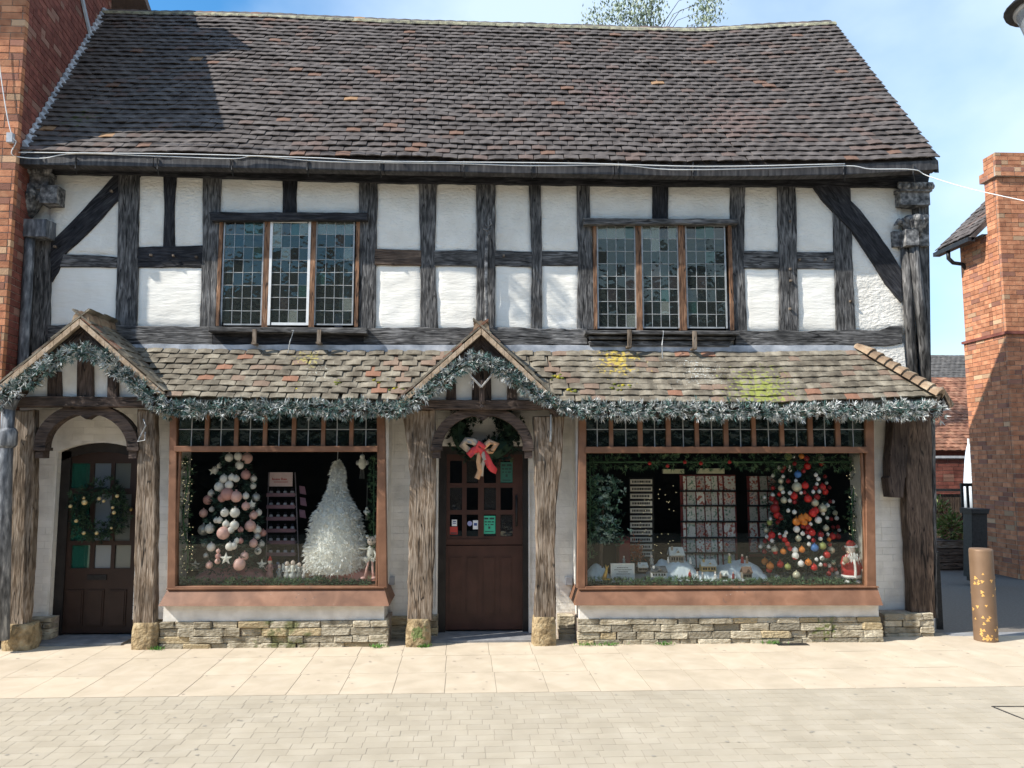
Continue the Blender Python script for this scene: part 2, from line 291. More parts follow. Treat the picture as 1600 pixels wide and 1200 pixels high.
UNIT = ([(-.5, -.5, -.5), (.5, -.5, -.5), (.5, .5, -.5), (-.5, .5, -.5), (-.5, -.5, .5), (.5, -.5, .5), (.5, .5, .5), (-.5, .5, .5)],
        [(0, 3, 2, 1), (4, 5, 6, 7), (0, 1, 5, 4), (1, 2, 6, 5), (2, 3, 7, 6), (3, 0, 4, 7)])
def cham(c=.12, jit=0, seed=0):
    rnd = random.Random(seed)
    vs = []; idx = {}
    for sx_ in (-1, 1):
        for sy in (-1, 1):
            for sz in (-1, 1):
                for ax in range(3):
                    s = [sx_, sy, sz]; p = [q*.5 for q in s]
                    for a in range(3):
                        if a != ax: p[a] = s[a]*(.5-c*(1 if a != 1 else .6))
                    idx[(sx_, sy, sz, ax)] = len(vs); vs.append([p[i]+(rnd.uniform(-jit, jit) if jit else 0) for i in range(3)])
    S = (-1, 1); fs = []
    for ax in range(3):
        o = [i for i in range(3) if i != ax]
        for s in S:
            q = []
            for u, v_ in ((-1, -1), (1, -1), (1, 1), (-1, 1)):
                t_ = [0, 0, 0]; t_[ax] = s; t_[o[0]] = u; t_[o[1]] = v_; q.append(idx[(*t_, ax)])
            fs.append(tuple(q))
    for ax in range(3):                      # edges parallel to ax
        o = [i for i in range(3) if i != ax]
        for u in S:
            for v_ in S:
                q = []
                for s, fa in ((-1, o[0]), (-1, o[1]), (1, o[1]), (1, o[0])):
                    t_ = [0, 0, 0]; t_[ax] = s; t_[o[0]] = u; t_[o[1]] = v_; q.append(idx[(*t_, fa)])
                fs.append(tuple(q))
    for sx_ in S:
        for sy in S:
            for sz in S: fs.append(tuple(idx[(sx_, sy, sz, a)] for a in range(3)))
    # orient outward
    out = []
    for f in fs:
        a, b, c_ = V(vs[f[0]]), V(vs[f[1]]), V(vs[f[2]]); nn = (b-a).cross(c_-a); ce = sum((V(vs[i]) for i in f), V((0, 0, 0)))
        out.append(f if nn.dot(ce) > 0 else f[::-1])
    return ([tuple(p) for p in vs], out)
def sharedmesh(name, geo, m):
    me = bpy.data.meshes.new(name); me.from_pydata(geo[0], [], geo[1]); me.materials.append(m); me.update(); return me

def pieces(name, Ms, geos, m, parent, nind, key=None):
    """Ms: placement matrices; the nind that show largest as parts, the rest joined as one part"""
    if key: Ms = sorted(Ms, key=key)
    mes = [sharedmesh(name, g, m) for g in geos]
    for i, M in enumerate(Ms[:nind]): place(name, mes[i % len(mes)], M, parent)
    if Ms[nind:]:
        mb = MB()
        for i, M in enumerate(Ms[nind:]): g = geos[i % len(geos)]; addmesh(mb, g[0], g[1], M)
        tag(mb.build(name+'_courses', m, parent), kind='stuff')
camd = lambda M: (M.translation-CAM).length

def bricks(name, o, u, wid, z0, z1, m, parent, nind, course=.075, blen=.225, dep=.05, nrm=None, clip=None, joint=.009, mm=MO, back=True, key=camd, recess=.008, seed=1):
    """brick face through point o running along unit vector u, outward normal nrm"""
    rnd = random.Random(seed); up_ = V((0, 0, 1)); nrm = nrm or V((0, -1, 0)); Ms = []
    n = int(math.ceil((z1-z0)/course-1e-6))
    for i in range(n):
        za = z0+i*course; h = min(course, z1-za)
        if h < .02: continue
        x = -(blen/2 if i % 2 else 0)-.01
        while x < wid:
            l = blen if rnd.random() > .12 else blen/2
            a, b = max(0, x), min(wid, x+l); x += l
            if b-a < .03: continue
            c = o+u*((a+b)/2); c.z = za+h/2
            if clip and not clip(c, (a+b)/2): continue
            j = rnd.uniform(-.0025, .0025)
            Ms.append(frame(c-nrm*(dep/2)+nrm*j, u, -nrm, up_, (b-a-joint, dep, h-joint)))
    pieces(name, Ms, [UNIT], m, parent, nind, key)
    return Ms

def tile_geo(seed, w_=.16, ln=.24, th=.014, cam_=.006):
    r = random.Random(seed); xs = (-w_/2, 0, w_/2); vs = []
    tw = r.uniform(-.004, .004)
    for x, c in zip(xs, (0, cam_, 0)):
        for y, l in ((0, 0), (ln, 0)):
            for z in (0, -th):
                vs.append((x+(r.uniform(-.003, .003)), y+(r.uniform(-.006, .006) if y == 0 else 0), z+c+(tw*x/w_*2 if y == 0 else 0)))
    i = lambda a, b, c: a*4+b*2+c
    fs = []
    for a in (0, 1): fs += [(i(a, 0, 0), i(a+1, 0, 0), i(a+1, 1, 0), i(a, 1, 0)), (i(a, 0, 1), i(a+1, 0, 1), i(a+1, 0, 0), i(a, 0, 0)), (i(a, 0, 1), i(a, 1, 1), i(a+1, 1, 1), i(a+1, 0, 1))]
    fs += [(i(0, 0, 1), i(0, 0, 0), i(0, 1, 0), i(0, 1, 1)), (i(2, 0, 0), i(2, 0, 1), i(2, 1, 1), i(2, 1, 0))]
    return (vs, fs)
def curve(pts):
    def f(u):
        u = min(max(u, 0), 1)*(len(pts)-1); i = min(int(u), len(pts)-2); return pts[i].lerp(pts[i+1], u-i)
    return f
def tiles(name, B, T, rows, m, parent, nind, tw=.163, skip=None, lift=.02, jit=1, seed=2, key=camd, trim=True, th=.014, wave=.006):
    rnd = random.Random(seed); Ms = []; geos = [tile_geo(s, tw-.004, th=th) for s in range(5)]
    for i in range(rows):
        v = i/rows
        L0 = sum((B((k+1)/20).lerp(T((k+1)/20), v)-B(k/20).lerp(T(k/20), v)).length for k in range(20))
        n = max(1, round(L0/tw)); off = .5 if i % 2 else 0
        rowz = rnd.uniform(-.003, .003)
        for k in range(n+(1 if off else 0)):
            u = (k+.5-off)/n
            sc = 1.0
            if u < .25/n: u = .25/n; sc = .5
            elif u > 1-.25/n: u = 1-.25/n; sc = .5
            p = B(u).lerp(T(u), v); a = (B(min(1, u+.02)).lerp(T(min(1, u+.02)), v)-B(max(0, u-.02)).lerp(T(max(0, u-.02)), v)).normalized()
            b = (T(u)-B(u)); ex = b.length/rows; b.normalize(); nn = a.cross(b)
            if nn.z < 0: a = -a; nn = -nn
            b2 = nn.cross(a).normalized()
            tilt = lift/.24
            b3 = (b2-nn*tilt*1.0).normalized(); n3 = a.cross(b3)
            p = p+nn*(lift+th+rowz+rnd.uniform(-.004, .004)*jit+wave*nz(u*n*.3, v*rows*.55, seed))
            p = p+b2*rnd.uniform(-.006, .006)*jit
            rz = rnd.uniform(-.02, .02)*jit
            a4 = (a+b3*rz).normalized(); b4 = n3.cross(a4)
            if skip and skip(p): continue
            tint = rnd.uniform(-.025, .025)*jit; n4 = (n3+a4*tint).normalized(); a5 = b4.cross(n4)
            Ms.append(frame(p, a5, b4, n4, (sc, 1.0, 1)))
    pieces(name, Ms, geos, m, parent, nind, key)

# ------------------------------------------------------------------ ground
gm = MB(); gm.box(-400, 400, -400, 400, -.5, -.03); tag(gm.build('ground', GRD), kind='structure')
# block-paved road and pink pavement; the cross joints lean a little against the house front
SH = math.tan(R(2.2))
pav = MB(); pav.box(-14, 6.2, -1.62, 1.2, -.03, -.003); pave = tag(pav.build('pavement', JO), kind='structure')
rd = MB(); rd.box(-25, 25, -13, -1.62, -.03, -.002); road = tag(rd.build('road', JO), kind='structure')
CG = cham(.012); Ms = []; rnd = random.Random(5)
SY0 = -1.6
rows_s = [(-1.62, -1.02), (-1.02, -.42), (-.42, .18)]
for i, (ya, yb) in enumerate(rows_s):
    x = -7.0
    while x < 6.2:
        wd_ = .42; yc = (ya+yb)/2; xc = x+wd_/2-SH*(yc-SY0)
        M = Matrix.Translation((xc, yc, -.0295+rnd.uniform(-.0008, .0008))) @ Matrix(((1, -SH, 0, 0), (0, 1, 0, 0), (0, 0, 1, 0), (0, 0, 0, 1))) @ Matrix.Diagonal((wd_-.005, yb-ya-.005, .059, 1))
        Ms.append(M); x += wd_
pieces('paving_slab', Ms, [cham(.006)], SLAB, pave, 300)
Ms = []
for i in range(34):
    ya = -1.63-.105*(i+1); n = int(11/.165); x = -6.2+rnd.uniform(0, .16)
    while x < 6.2:
        wd_ = rnd.choice((.12, .14, .16, .16, .18)); yc = ya+.0525; xc = x+wd_/2-SH*(yc+1.6)
        Ms.append(Matrix.Translation((xc, yc, -.0295+rnd.uniform(-.0006, .0006))) @ Matrix(((1, -SH, 0, 0), (0, 1, 0, 0), (0, 0, 1, 0), (0, 0, 0, 1))) @ Matrix.Diagonal((wd_-.004, .1012, .058, 1)))
        x += wd_
def inview(M):
    p = M.translation-CAM; d = p.dot(fw); X = p.dot(rt)/d; Y = p.dot(up)/d
    return (0 if abs(X) < .68 and abs(Y) < .51 else 100)+p.length
pieces('paver', Ms, [cham(.01)], PAV, road, 300, key=inview)
farroad = MB(); farroad.box(-25, 25, -13, -5.3, -.0065, -.0005); farroad.build('far_paving', PAV, road)
al = MB(); al.box(4.6, 22, .35, 24, -.03, -.002); alley = tag(al.build('alley', ASP), kind='structure')
al = MB(); al.box(5.0, 12, .0, .35, -.03, -.001); al.build('drain_strip', STEP, alley)

# ------------------------------------------------------------------ the timber framed shop
YW = .40; YT = .375; YB = 0.0
H = thing('timber_framed_shop', 'black and white half timbered two storey shop with steep tiled roof and two small porches', 'building', (0, .4, 0))
XL = P(38, 400, YW).x; XR = P(1457, 900, YW).x
zc = P(700, 262, YW).z; zb = P(700, 540, YW).z
def wall_holes(mb, x0, x1, z0, z1, holes, y0, y1):
    xs = sorted({x0, x1, *[h[0] for h in holes], *[h[1] for h in holes]}); xs = [x for x in xs if x0 <= x <= x1]
    for a, b in zip(xs, xs[1:]):
        hs = sorted([h for h in holes if h[0] < b-1e-6 and h[1] > a+1e-6], key=lambda h: h[2]); z = z0
        for h in hs:
            if h[2] > z: mb.box(a, b, y0, y1, z, h[2])
            z = h[3]
        if z < z1: mb.box(a, b, y0, y1, z, z1)
def rect(a, b, c, d, Y):
    x0 = XZ(a, (b+d)/2, Y)[0]; x1 = XZ(c, (b+d)/2, Y)[0]; z1 = XZ((a+c)/2, b, Y)[1]; z0 = XZ((a+c)/2, d, Y)[1]
    return (x0, x1, z0, z1)
W1 = rect(343, 343, 560, 511, YW); W2 = rect(928, 350, 1142, 516, YW)
D1 = rect(82, 690, 214, 1002, YW); D2 = rect(684, 697, 826, 994, YW)
D1 = (D1[0], D1[1], .02, D1[3]); D2 = (D2[0], D2[1], .02, D2[3])
Bh1 = rect(272, 640, 600, 925, YW); Bh2 = rect(906, 640, 1362, 925, YW)
core = MB(); wall_holes(core, XL, XR, zb-.12, zc+.25, [W1, W2], YW+.03, YW+.2); wall_holes(core, XL, XR, -.02, zb-.12, [D1, D2, Bh1, Bh2], YW+.03, YW+.2)
core.build('wall', PL2, H)
# plaster panels between the timbers, each a little cushioned
panels = [(78,268,190,400,1),(78,398,190,512,0),(205,268,262,392,1),(266,268,325,392,1),(210,410,322,512,0),
 (338,270,450,338,1),(455,270,568,338,1),(583,278,662,396,1),(583,408,662,518,0),(676,278,750,396,1),(676,408,750,518,0),(768,278,832,398,1),(768,408,834,518,0),
 (838,280,908,398,1),(842,408,908,518,0),(916,284,1026,346,1),(1038,284,1147,346,1),(1158,284,1222,398,1),(1158,410,1224,520,0),(1236,284,1308,398,1),(1240,410,1312,520,0),(1322,284,1412,520,1)]
for a, b, c, d, k in panels:
    x0, x1, z0, z1 = rect(a, b, c, d, YW); mb = MB(); nx = max(3, int((x1-x0)/.035)); nzz = max(3, int((z1-z0)/.035)); vs = []
    for i in range(nx+1):
        for j in range(nzz+1):
            x = x0+(x1-x0)*i/nx; z = z0+(z1-z0)*j/nzz; e = min(x-x0, x1-x, z-z0, z1-z)
            y = YW+.01-.018*min(1, e/.07)-.006*nz(x*5, z*9)-.003*nz(x*17, z*23)
            vs.append((x, y, z))
    mb.add(vs, [(i*(nzz+1)+j, (i+1)*(nzz+1)+j, (i+1)*(nzz+1)+j+1, i*(nzz+1)+j+1) for i in range(nx) for j in range(nzz)])
    mb.build('plaster_panel', PL2 if k else PL, H, smooth=True)
tn = [0]
def timber(pts, ang, tone='grey', Y=YT, dep=.10, amp=.004, name='timber', ch=.007, parent=None):
    tn[0] += 1; y = Y+((tn[0]*7) % 11-5)*.0016
    mb = MB(); mb.prism(wob(PP(pts, Y), amp), y, y+dep, ch); return mb.build(name, wood(ang, tone), parent or H)
timber([(30,247),(700,254),(1455,262),(1450,292),(1000,290),(600,285),(350,278),(220,273),(80,271),(30,268)], 90, 'black', Y=YT-.03, name='wall_plate')
timber([(44,372),(80,345),(77,510),(70,575),(38,575)], 0, 'grey', name='corner_timber')
timber([(78,378),(118,338),(150,303),(180,270),(222,270),(213,283),(186,310),(150,350),(120,380),(100,396),(90,425),(79,440)], 48, 'black', Y=YT-.008, name='brace')
timber([(90,396),(184,401),(182,418),(88,417)], 90); timber([(185,268),(218,268),(216,400),(213,510),(180,510),(183,400)], 0)
timber([(254,270),(275,270),(272,330),(273,387),(254,387),(256,330)], 0, 'black'); timber([(212,386),(318,383),(316,418),(211,417)], 90, 'black')
timber([(317,270),(346,272),(343,345),(347,512),(312,512),(316,400)], 0)
timber([(441,272),(465,272),(463,336),(441,336)], 0, 'black')
timber([(561,276),(590,276),(588,400),(586,516),(561,516),(560,400)], 0)
timber([(586,389),(658,391),(658,415),(585,414)], 90, 'brown')
timber([(654,278),(683,278),(679,400),(685,517),(656,517),(657,400)], 0); timber([(678,391),(747,391),(747,416),(679,415)], 90)
timber([(744,278),(774,278),(774,400),(774,517),(744,517),(745,400)], 0, 'grey', Y=YT-.012)
timber([(772,391),(832,393),(832,417),(772,415)], 90); timber([(826,280),(845,280),(847,400),(847,517),(829,517),(831,400)], 0)
timber([(845,392),(905,392),(904,415),(845,415)], 90); timber([(901,282),(922,283),(922,350),(934,516),(902,516),(903,400)], 0)
timber([(1020,284),(1044,284),(1044,344),(1020,344)], 0, 'black')
timber([(1141,286),(1165,286),(1163,400),(1168,518),(1139,518),(1141,400)], 0)
timber([(1162,392),(1220,393),(1219,420),(1162,419)], 90); timber([(1214,286),(1243,286),(1246,400),(1248,518),(1218,518),(1217,400)], 0)
timber([(1244,393),(1307,393),(1307,420),(1245,420)], 90); timber([(1300,286),(1329,286),(1333,430),(1338,518),(1307,518),(1304,400)], 0)
timber([(1268,286),(1285,310),(1302,328),(1333,362),(1360,402),(1385,442),(1410,472),(1410,422),(1390,388),(1365,353),(1345,327),(1330,312),(1328,286)], -38, 'black', Y=YT-.03, name='brace')
# long sill beam in three lengths
timber([(74,508),(200,509),(332,510),(332,538),(200,537),(74,534)], 90, name='sill_beam', Y=YT-.02, amp=.007)
timber([(568,512),(740,511),(918,514),(918,538),(740,540),(568,537)], 90, name='sill_beam', Y=YT-.02, amp=.007)
timber([(1150,516),(1375,516),(1392,509),(1411,508),(1411,536),(1385,541),(1150,540)], 90, name='sill_beam', Y=YT-.02, amp=.007)
# lead flashing and white strip under the sill beam
mb = MB(); mb.prism(wob(PP([(190,538),(1345,540),(1345,552),(190,549)], .33), .003), .33, .40, .002); mb.build('lead_flashing', LEAD, H)
mb = MB(); mb.prism(wob(PP([(1330,538),(1412,536),(1420,610),(1330,610)], .38), .003), .375, .42, .004); mb.build('plaster_panel', PL2, H)
# oak pegs
mb = MB()
for px, py in ((173,298),(85,385),(235,398),(270,399),(306,401),(500,266),(1100,268),(787,399),(1235,345),(1235,420),(1236,438),(1235,482),(1330,470),(1250,405),(1290,405)):
    p = P(px, py, YT-.03); mb.lathe([(.012, 0), (.012, .02)], (0, 0, 0), 6) if 0 else mb.box(p.x-.011, p.x+.011, p.y-.004, p.y+.03, p.z-.011, p.z+.011)
mb.build('oak_peg', wood(0, 'oak'), H)

# ---- leaded upstairs windows
def upwin(op, xs, hood, sillpts, whitemid, lab, ytop, ybot):
    Y = YW-.035
    w_ = tag(MB_frame(op, Y), lab); rnd = random.Random(int(op[0])+3)
    for ci, (a, c) in enumerate(xs):
        fr = MB(); t_ = 4 if (whitemid and ci == 1) else 2.2; yy = Y+.005-(.012 if (whitemid and ci == 1) else 0)
        ia, ic, ib, id_ = a+t_, c-t_, ytop+t_, ybot-t_
        fr.pbox(a, ytop, ia, ybot, yy, yy+.03); fr.pbox(ic, ytop, c, ybot, yy, yy+.03); fr.pbox(ia, ytop, ic, ib, yy+.001, yy+.03); fr.pbox(ia, id_, ic, ybot, yy+.001, yy+.03)
        fr.build('casement', WMET if (whitemid and ci == 1) else PEWT, w_)
        x0, x1, z0, z1 = rect(ia, ib, ic, id_, yy); nx, ny = 4, 8; ld = MB()
        for i in range(1, nx): x = x0+(x1-x0)*i/nx; ld.tube([(x+.002*nz(x*9, k), yy+.012, z0+(z1-z0)*k/8) for k in range(9)], .0042, 5)
        for j in range(1, ny): z = z0+(z1-z0)*j/ny; ld.tube([(x0+(x1-x0)*k/4, yy+.0125, z+.003*nz(k, z*7)) for k in range(5)], .0042, 5)
        ld.build('lead_cames', PEWT, w_)
        for i in range(nx):
            for j in range(ny):
                cx = x0+(x1-x0)*(i+.5)/nx; cz = z0+(z1-z0)*(j+.5)/ny; hw, hh = (x1-x0)/nx/2, (z1-z0)/ny/2
                M = Matrix.Translation((cx, yy+.012, cz)) @ Matrix.Rotation(rnd.gauss(0, .018), 4, 'X') @ Matrix.Rotation(rnd.gauss(0, .018), 4, 'Z')
                pm = MB(); pm.add([M @ V(q) for q in ((-hw, -.001, -hh), (hw, -.001, -hh), (hw, -.001, hh), (-hw, -.001, hh), (-hw, .002, -hh), (hw, .002, -hh), (hw, .002, hh), (-hw, .002, hh))],
                                  [(0, 1, 2, 3), (5, 4, 7, 6), (0, 3, 7, 4), (1, 5, 6, 2), (3, 2, 6, 7), (0, 4, 5, 1)])
                g = G_OLD[0] if rnd.random() < .86 else rnd.choice(G_OLD)
                if j == ny-1: g = rnd.choice([G_OLD[3], G_OLD[1], G_OLD[3], G_OLD[2]])  # top row lighter: sky reflection put into the glass tint
                pm.build('pane', g, w_)
    return w_
def MB_frame(op, Y):
    x0, x1, z0, z1 = op; mb = MB(); t_ = .028
    mb.box(x0-.01, x0+t_, Y-.004, Y+.09, z0, z1); mb.box(x1-t_, x1+.01, Y-.004, Y+.09, z0, z1)
    return mb.build('leaded_window', wood(0, 'orange'), H)
u1 = upwin(W1, [(347, 411), (420, 484), (492, 553)], None, None, True, 'leaded window with a white framed middle casement', 344, 508)
u2 = upwin(W2, [(933, 994), (1003, 1061), (1072, 1135)], None, None, False, 'leaded window with plain lead framed casements', 351, 513)
for xs, a, b, u in (((411, 420, 484, 492), 343, 511, u1), ((994, 1003, 1061, 1072), 350, 516, u2)):
    for k in (0, 2):
        mb = MB(); mb.pbox(xs[k], a, xs[k+1], b, YW-.042, YW+.03); mb.build('mullion', wood(0, 'orange'), u)
timber([(326,331),(574,332),(574,344),(330,345)], 90, 'black', Y=YT-.07, dep=.14, name='window_hood')
timber([(911,341),(1153,342),(1153,350),(912,351)], 90, 'grey', Y=YT-.07, dep=.14, name='window_hood')
timber([(325,510),(573,512),(573,521),(325,518)], 90, 'grey', Y=YT-.13, dep=.2, name='window_sill', amp=.002)
timber([(332,520),(573,523),(573,540),(332,538)], 90, 'black', Y=YT-.02, dep=.1, name='sill_apron')
timber([(914,516),(1156,517),(1156,523),(914,522)], 90, 'grey', Y=YT-.13, dep=.2, name='window_sill', amp=.002)
timber([(920,525),(1150,526),(1148,531),(922,530)], 90, 'grey', Y=YT-.09, dep=.15, name='sill_moulding', amp=.002)
timber([(920,533),(1142,533),(1140,541),(922,541)], 90, 'grey', Y=YT-.06, dep=.12, name='sill_moulding', amp=.002)
for px, ya, yb in ((397, 514, 538), (498, 515, 537), (984, 515, 543), (1086, 517, 546)):
    mb = MB(); mb.pbox(px-3, ya, px+3, yb, YT-.16, YT-.13); p = P(px, yb, YT-.16); mb.box(p.x-.03, p.x+.02, p.y-.005, p.y+.1, p.z, p.z+.02); mb.build('sill_bracket', wood(0, 'oak'), H)
for (a, b, c, d) in ((456, 517, 450, 552), (1034, 518, 1035, 560)):
    mb = MB(); mb.tube([P(a, b, YT-.12), P(a+3, b-1, YT-.17), P((a+c)/2, (b+d)/2, YT-.2), P(c, d, YT-.17)], .006, 5); mb.build('wire_stay', PEWT, H)
# upstairs room behind the panes, ground floor shop room
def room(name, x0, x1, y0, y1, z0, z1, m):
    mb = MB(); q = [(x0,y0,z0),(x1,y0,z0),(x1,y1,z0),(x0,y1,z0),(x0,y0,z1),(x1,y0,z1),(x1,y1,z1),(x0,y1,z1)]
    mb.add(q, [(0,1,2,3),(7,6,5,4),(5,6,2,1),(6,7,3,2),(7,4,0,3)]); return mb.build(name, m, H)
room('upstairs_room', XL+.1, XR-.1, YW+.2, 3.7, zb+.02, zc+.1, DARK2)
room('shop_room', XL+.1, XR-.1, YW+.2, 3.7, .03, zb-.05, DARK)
for a, c, w_ in ((530, 548, u1), (352, 362, u1), (1020, 1045, u2)):
    mb = MB(); x0, z0 = XZ(a, 500, YW+.25); x1, z1 = XZ(c, 346, YW+.25)
    for k in range(14): x = x0+(x1-x0)*k/13; mb.tube([(x, YW+.25+.012*(k % 2), z0), (x, YW+.25+.012*(k % 2), z1)], (x1-x0)/22, 5)
    mb.build('curtain', flat('curtain_cloth'+str(a), (.35, .38, .34), .9), w_)
x0, z0 = XZ(520, 504, YW+.1); mb = MB(); mb.lathe([(.045, 0), (.05, .07), (.048, .14), (.03, .15)], (x0+.06, YW+.12, W1[2]+.02), 12)
tag(mb.build('vase', flat('lilac_glaze', (.35, .33, .42), .3)), 'lilac vase standing inside the left upstairs window', 'vase')

# ---- main roof
YE = .05; YR_ = 2.15
eave = [P(22, 240, YE), P(300, 243, YE), P(600, 249, YE), P(900, 255, YE), P(1200, 256, YE), P(1466, 251, YE)]
ridge = [P(157, 22, YR_), P(385, 27, YR_), P(615, 37, YR_), P(845, 44, YR_), P(1075, 51, YR_), P(1303, 39, YR_)]
Bc, Tc = curve(eave), curve(ridge)
def Bsm(u): return Bc(u)+V((0, 0, -.018*math.sin(u*math.pi*5)**2))
rb = MB(); vs = []
nu = 24
for i in range(nu+1):
    for v in (0, .33, .66, 1): p = Bc(i/nu).lerp(Tc(i/nu), v); vs.append((p.x, p.y, p.z-.02))
rb.add(vs, [(i*4+j, (i+1)*4+j, (i+1)*4+j+1, i*4+j+1) for i in range(nu) for j in range(3)])
YBK = 4.2
vs = []
for i in range(nu+1):
    p = Tc(i/nu); q = Bc(i/nu); vs += [(p.x, p.y, p.z-.02), (q.x+(p.x-q.x)*2*0, YBK, q.z)]
rb.add(vs, [(i*2, (i+1)*2, (i+1)*2+1, i*2+1) for i in range(nu)])
roof = rb.build('roof', RT, H)
tiles('roof_tile', Bsm, Tc, 35, RT, roof, 300, tw=.16, lift=.040, jit=.4, th=.012, wave=.013)
Ms = []; nr = 26
mb0 = MB()
prof = [(math.cos(a)*.10, math.sin(a)*.085) for a in [math.pi*k/6 for k in range(7)]]
vs = [(s*.5, y, z) for s in (-1, 1) for y, z in prof]; RGEO = (vs, [(i, i+1, i+8, i+7) for i in range(6)]+[tuple(range(6, -1, -1)), tuple(range(7, 14))])
for k in range(nr):
    a, b = Tc(k/nr), Tc((k+1)/nr); c = (a+b)/2; d = (b-a); ln = d.length; d.normalize()
    yv = V((0, 1, 0)); zv = d.cross(yv)
    Ms.append(frame(c+V((0, 0, -.045+random.uniform(-.004, .004))), d, yv, zv, (ln*.985, 1, 1)))
pieces('ridge_tile', Ms, [RGEO], RG, roof, 300)
# gutter board, brackets, wire clips
def strip(mb, pts, Y0, Y1, h):
    for a, b in zip(pts, pts[1:]):
        pa, pb = P(a[0], a[1], Y0), P(b[0], b[1], Y0)
        mb.hexa([(pa.x, Y0, pa.z-h), (pb.x, Y0, pb.z-h), (pb.x, Y1, pb.z-h), (pa.x, Y1, pa.z-h), (pa.x, Y0, pa.z), (pb.x, Y0, pb.z), (pb.x, Y1, pb.z), (pa.x, Y1, pa.z)])
gl_ = [(18, 241), (120, 243), (240, 245), (360, 247), (480, 249), (600, 252), (720, 254), (840, 256), (960, 258), (1080, 260), (1200, 260), (1320, 258), (1466, 250)]
for i in range(len(gl_)-1):
    mb = MB(); a, b = gl_[i], gl_[i+1]; strip(mb, [(a[0]+.6, a[1]), (b[0]-.6, b[1])], .03, .16, .105); mb.build('gutter_length', GUT, H)
mb = MB(); strip(mb, [(30, 255), (700, 262), (1440, 262)], .17, .36, .02); mb.build('soffit_board', wood(90, 'black'), H)
for px in (118, 246, 362, 480, 594, 725, 830, 966, 1083, 1318, 1427):
    y = 248+px*.008; mb = MB(); mb.tube([P(px, y-3, .02), P(px, y+14, .02), P(px+2, y+24, .1)], .007, 5); mb.build('gutter_bracket', IRON, H)
# side wall, back wall of the house
zE = eave[-1].z
mb = MB(); xs_ = XR+.002
mb.add([(xs_, YW+.06, 0), (xs_, 4.1, 0), (xs_, 4.1, zE-.1), (xs_, YR_, ridge[-1].z-.08), (xs_, YW+.06, zE+.12)], [(0, 1, 2, 3, 4)])
mb.add([(XL, 4.1, 0), (XL, 4.1, zE-.1), (XR, 4.1, zE-.1), (XR, 4.1, 0)], [(0, 1, 2, 3)])
mb.build('side_wall', PL, H)
for a, b in ((1.2, 1.4), (2.1, 2.3), (3.1, 3.3)):
    mb = MB(); mb.box(xs_+.002, xs_+.03, a, b, .3, zE-.05); mb.build('side_timber', wood(0, 'grey'), H)
mb = MB(); mb.box(xs_+.004, xs_+.034, YW+.1, 4.1, 2.9, 3.1); mb.build('side_timber', wood(90, 'grey'), H)
# verge board on the right gable
mb = MB(); a, b = eave[-1], ridge[-1]; mb.hexa([(a.x-.05, a.y, a.z-.14), (a.x, a.y, a.z-.14), (b.x, b.y, b.z-.14), (b.x-.05, b.y, b.z-.14), (a.x-.05, a.y, a.z-.01), (a.x, a.y, a.z-.01), (b.x, b.y, b.z-.01), (b.x-.05, b.y, b.z-.01)]); mb.build('verge_board', wood(0, 'black'), H)

# ---- carved corner pillars
def pillar(cap, shafts, name):
    o = MB(); X0, Z1 = XZ(cap[0], cap[1], YT-.02); X1, Z0 = XZ(cap[2], cap[3], YT-.02); cx = (X0+X1)/2; wd_ = (X1-X0); h = Z1-Z0; y = YT-.0
    o.box(cx-wd_*.5, cx+wd_*.5, y-.13, y+.1, Z1-.10, Z1-.06)
    o.box(cx-wd_*.46, cx+wd_*.46, y-.10, y+.1, Z1-.06-.19, Z1-.10)
    root = o.build(name, CARV, H)
    e = MB()
    for k in range(9): e.ball((cx-wd_*.5+wd_*k/8, y-.13, Z1-.045), wd_*.075, 8, 5, sc=(1, 1, 1.3))
    e.tube([(cx-wd_*.53, y-.12, Z1-.012), (cx+wd_*.53, y-.12, Z1-.012)], .022, 8)
    e.build('egg_moulding', CARV, root, smooth=True)
    return root, cx, y, Z1, Z0
rootl, cx, y, Z1, Z0 = pillar((22, 264, 82, 330), None, 'carved_capital')
lf = MB(); cxx = P(48, 310, YT).x; zt = P(48, 300, YT).z; zb_ = P(48, 341, YT).z
lf.lathe([(.04, zb_), (.075, zb_+.06), (.13, zb_+.16), (.15, zb_+.24), (.12, zt+.05)], (cxx, y-.03, 0), 28, lob=.16, nl=7); lf.build('leaf_bell', CARV, rootl, smooth=True)
def acanthus(root, cx_, y_, zb0, r0, h, n=9):
    q = MB()
    for k in range(n):
        a = math.pi+math.pi*k/(n-1); ca, sa = math.cos(a), math.sin(a)
        pts = [(cx_+ca*r0*f, y_+sa*r0*f, zb0+h*g) for f, g in ((.45, 0), (.62, .25), (.85, .55), (1.12, .82), (1.32, .92), (1.38, .80))]
        q.tube(pts, .01, 7, rr=[.010, .022, .028, .026, .018, .008])
        q.tube([(p[0], p[1]-.02, p[2]) for p in pts[:4]], .004, 5)
    q.build('acanthus_leaf', CARV, root, smooth=True)
acanthus(rootl, cxx, y-.03, zb_+.02, .12, .22)
mb = MB(); mb.pbox(21, 342, 72, 369, YT-.17, YT+.05); mb.pbox(44, 345, 80, 372, YT-.08, YT+.05); mb.build('collar_block', PIPE, rootl)
mb = MB(); mb.pbox(62, 289, 89, 317, YT-.15, YT+.05); mb.build('collar_block', CARV, rootl)
mb = MB(); pts = [P(47-(k*1.6), 369+k*28, YT-.09) for k in range(9)]; mb.tube(pts, .052, 12); mb.build('round_shaft', PIPE, H, smooth=True)
rootr, cx, y, Z1, Z0 = pillar((1398, 290, 1450, 335), None, 'carved_capital')
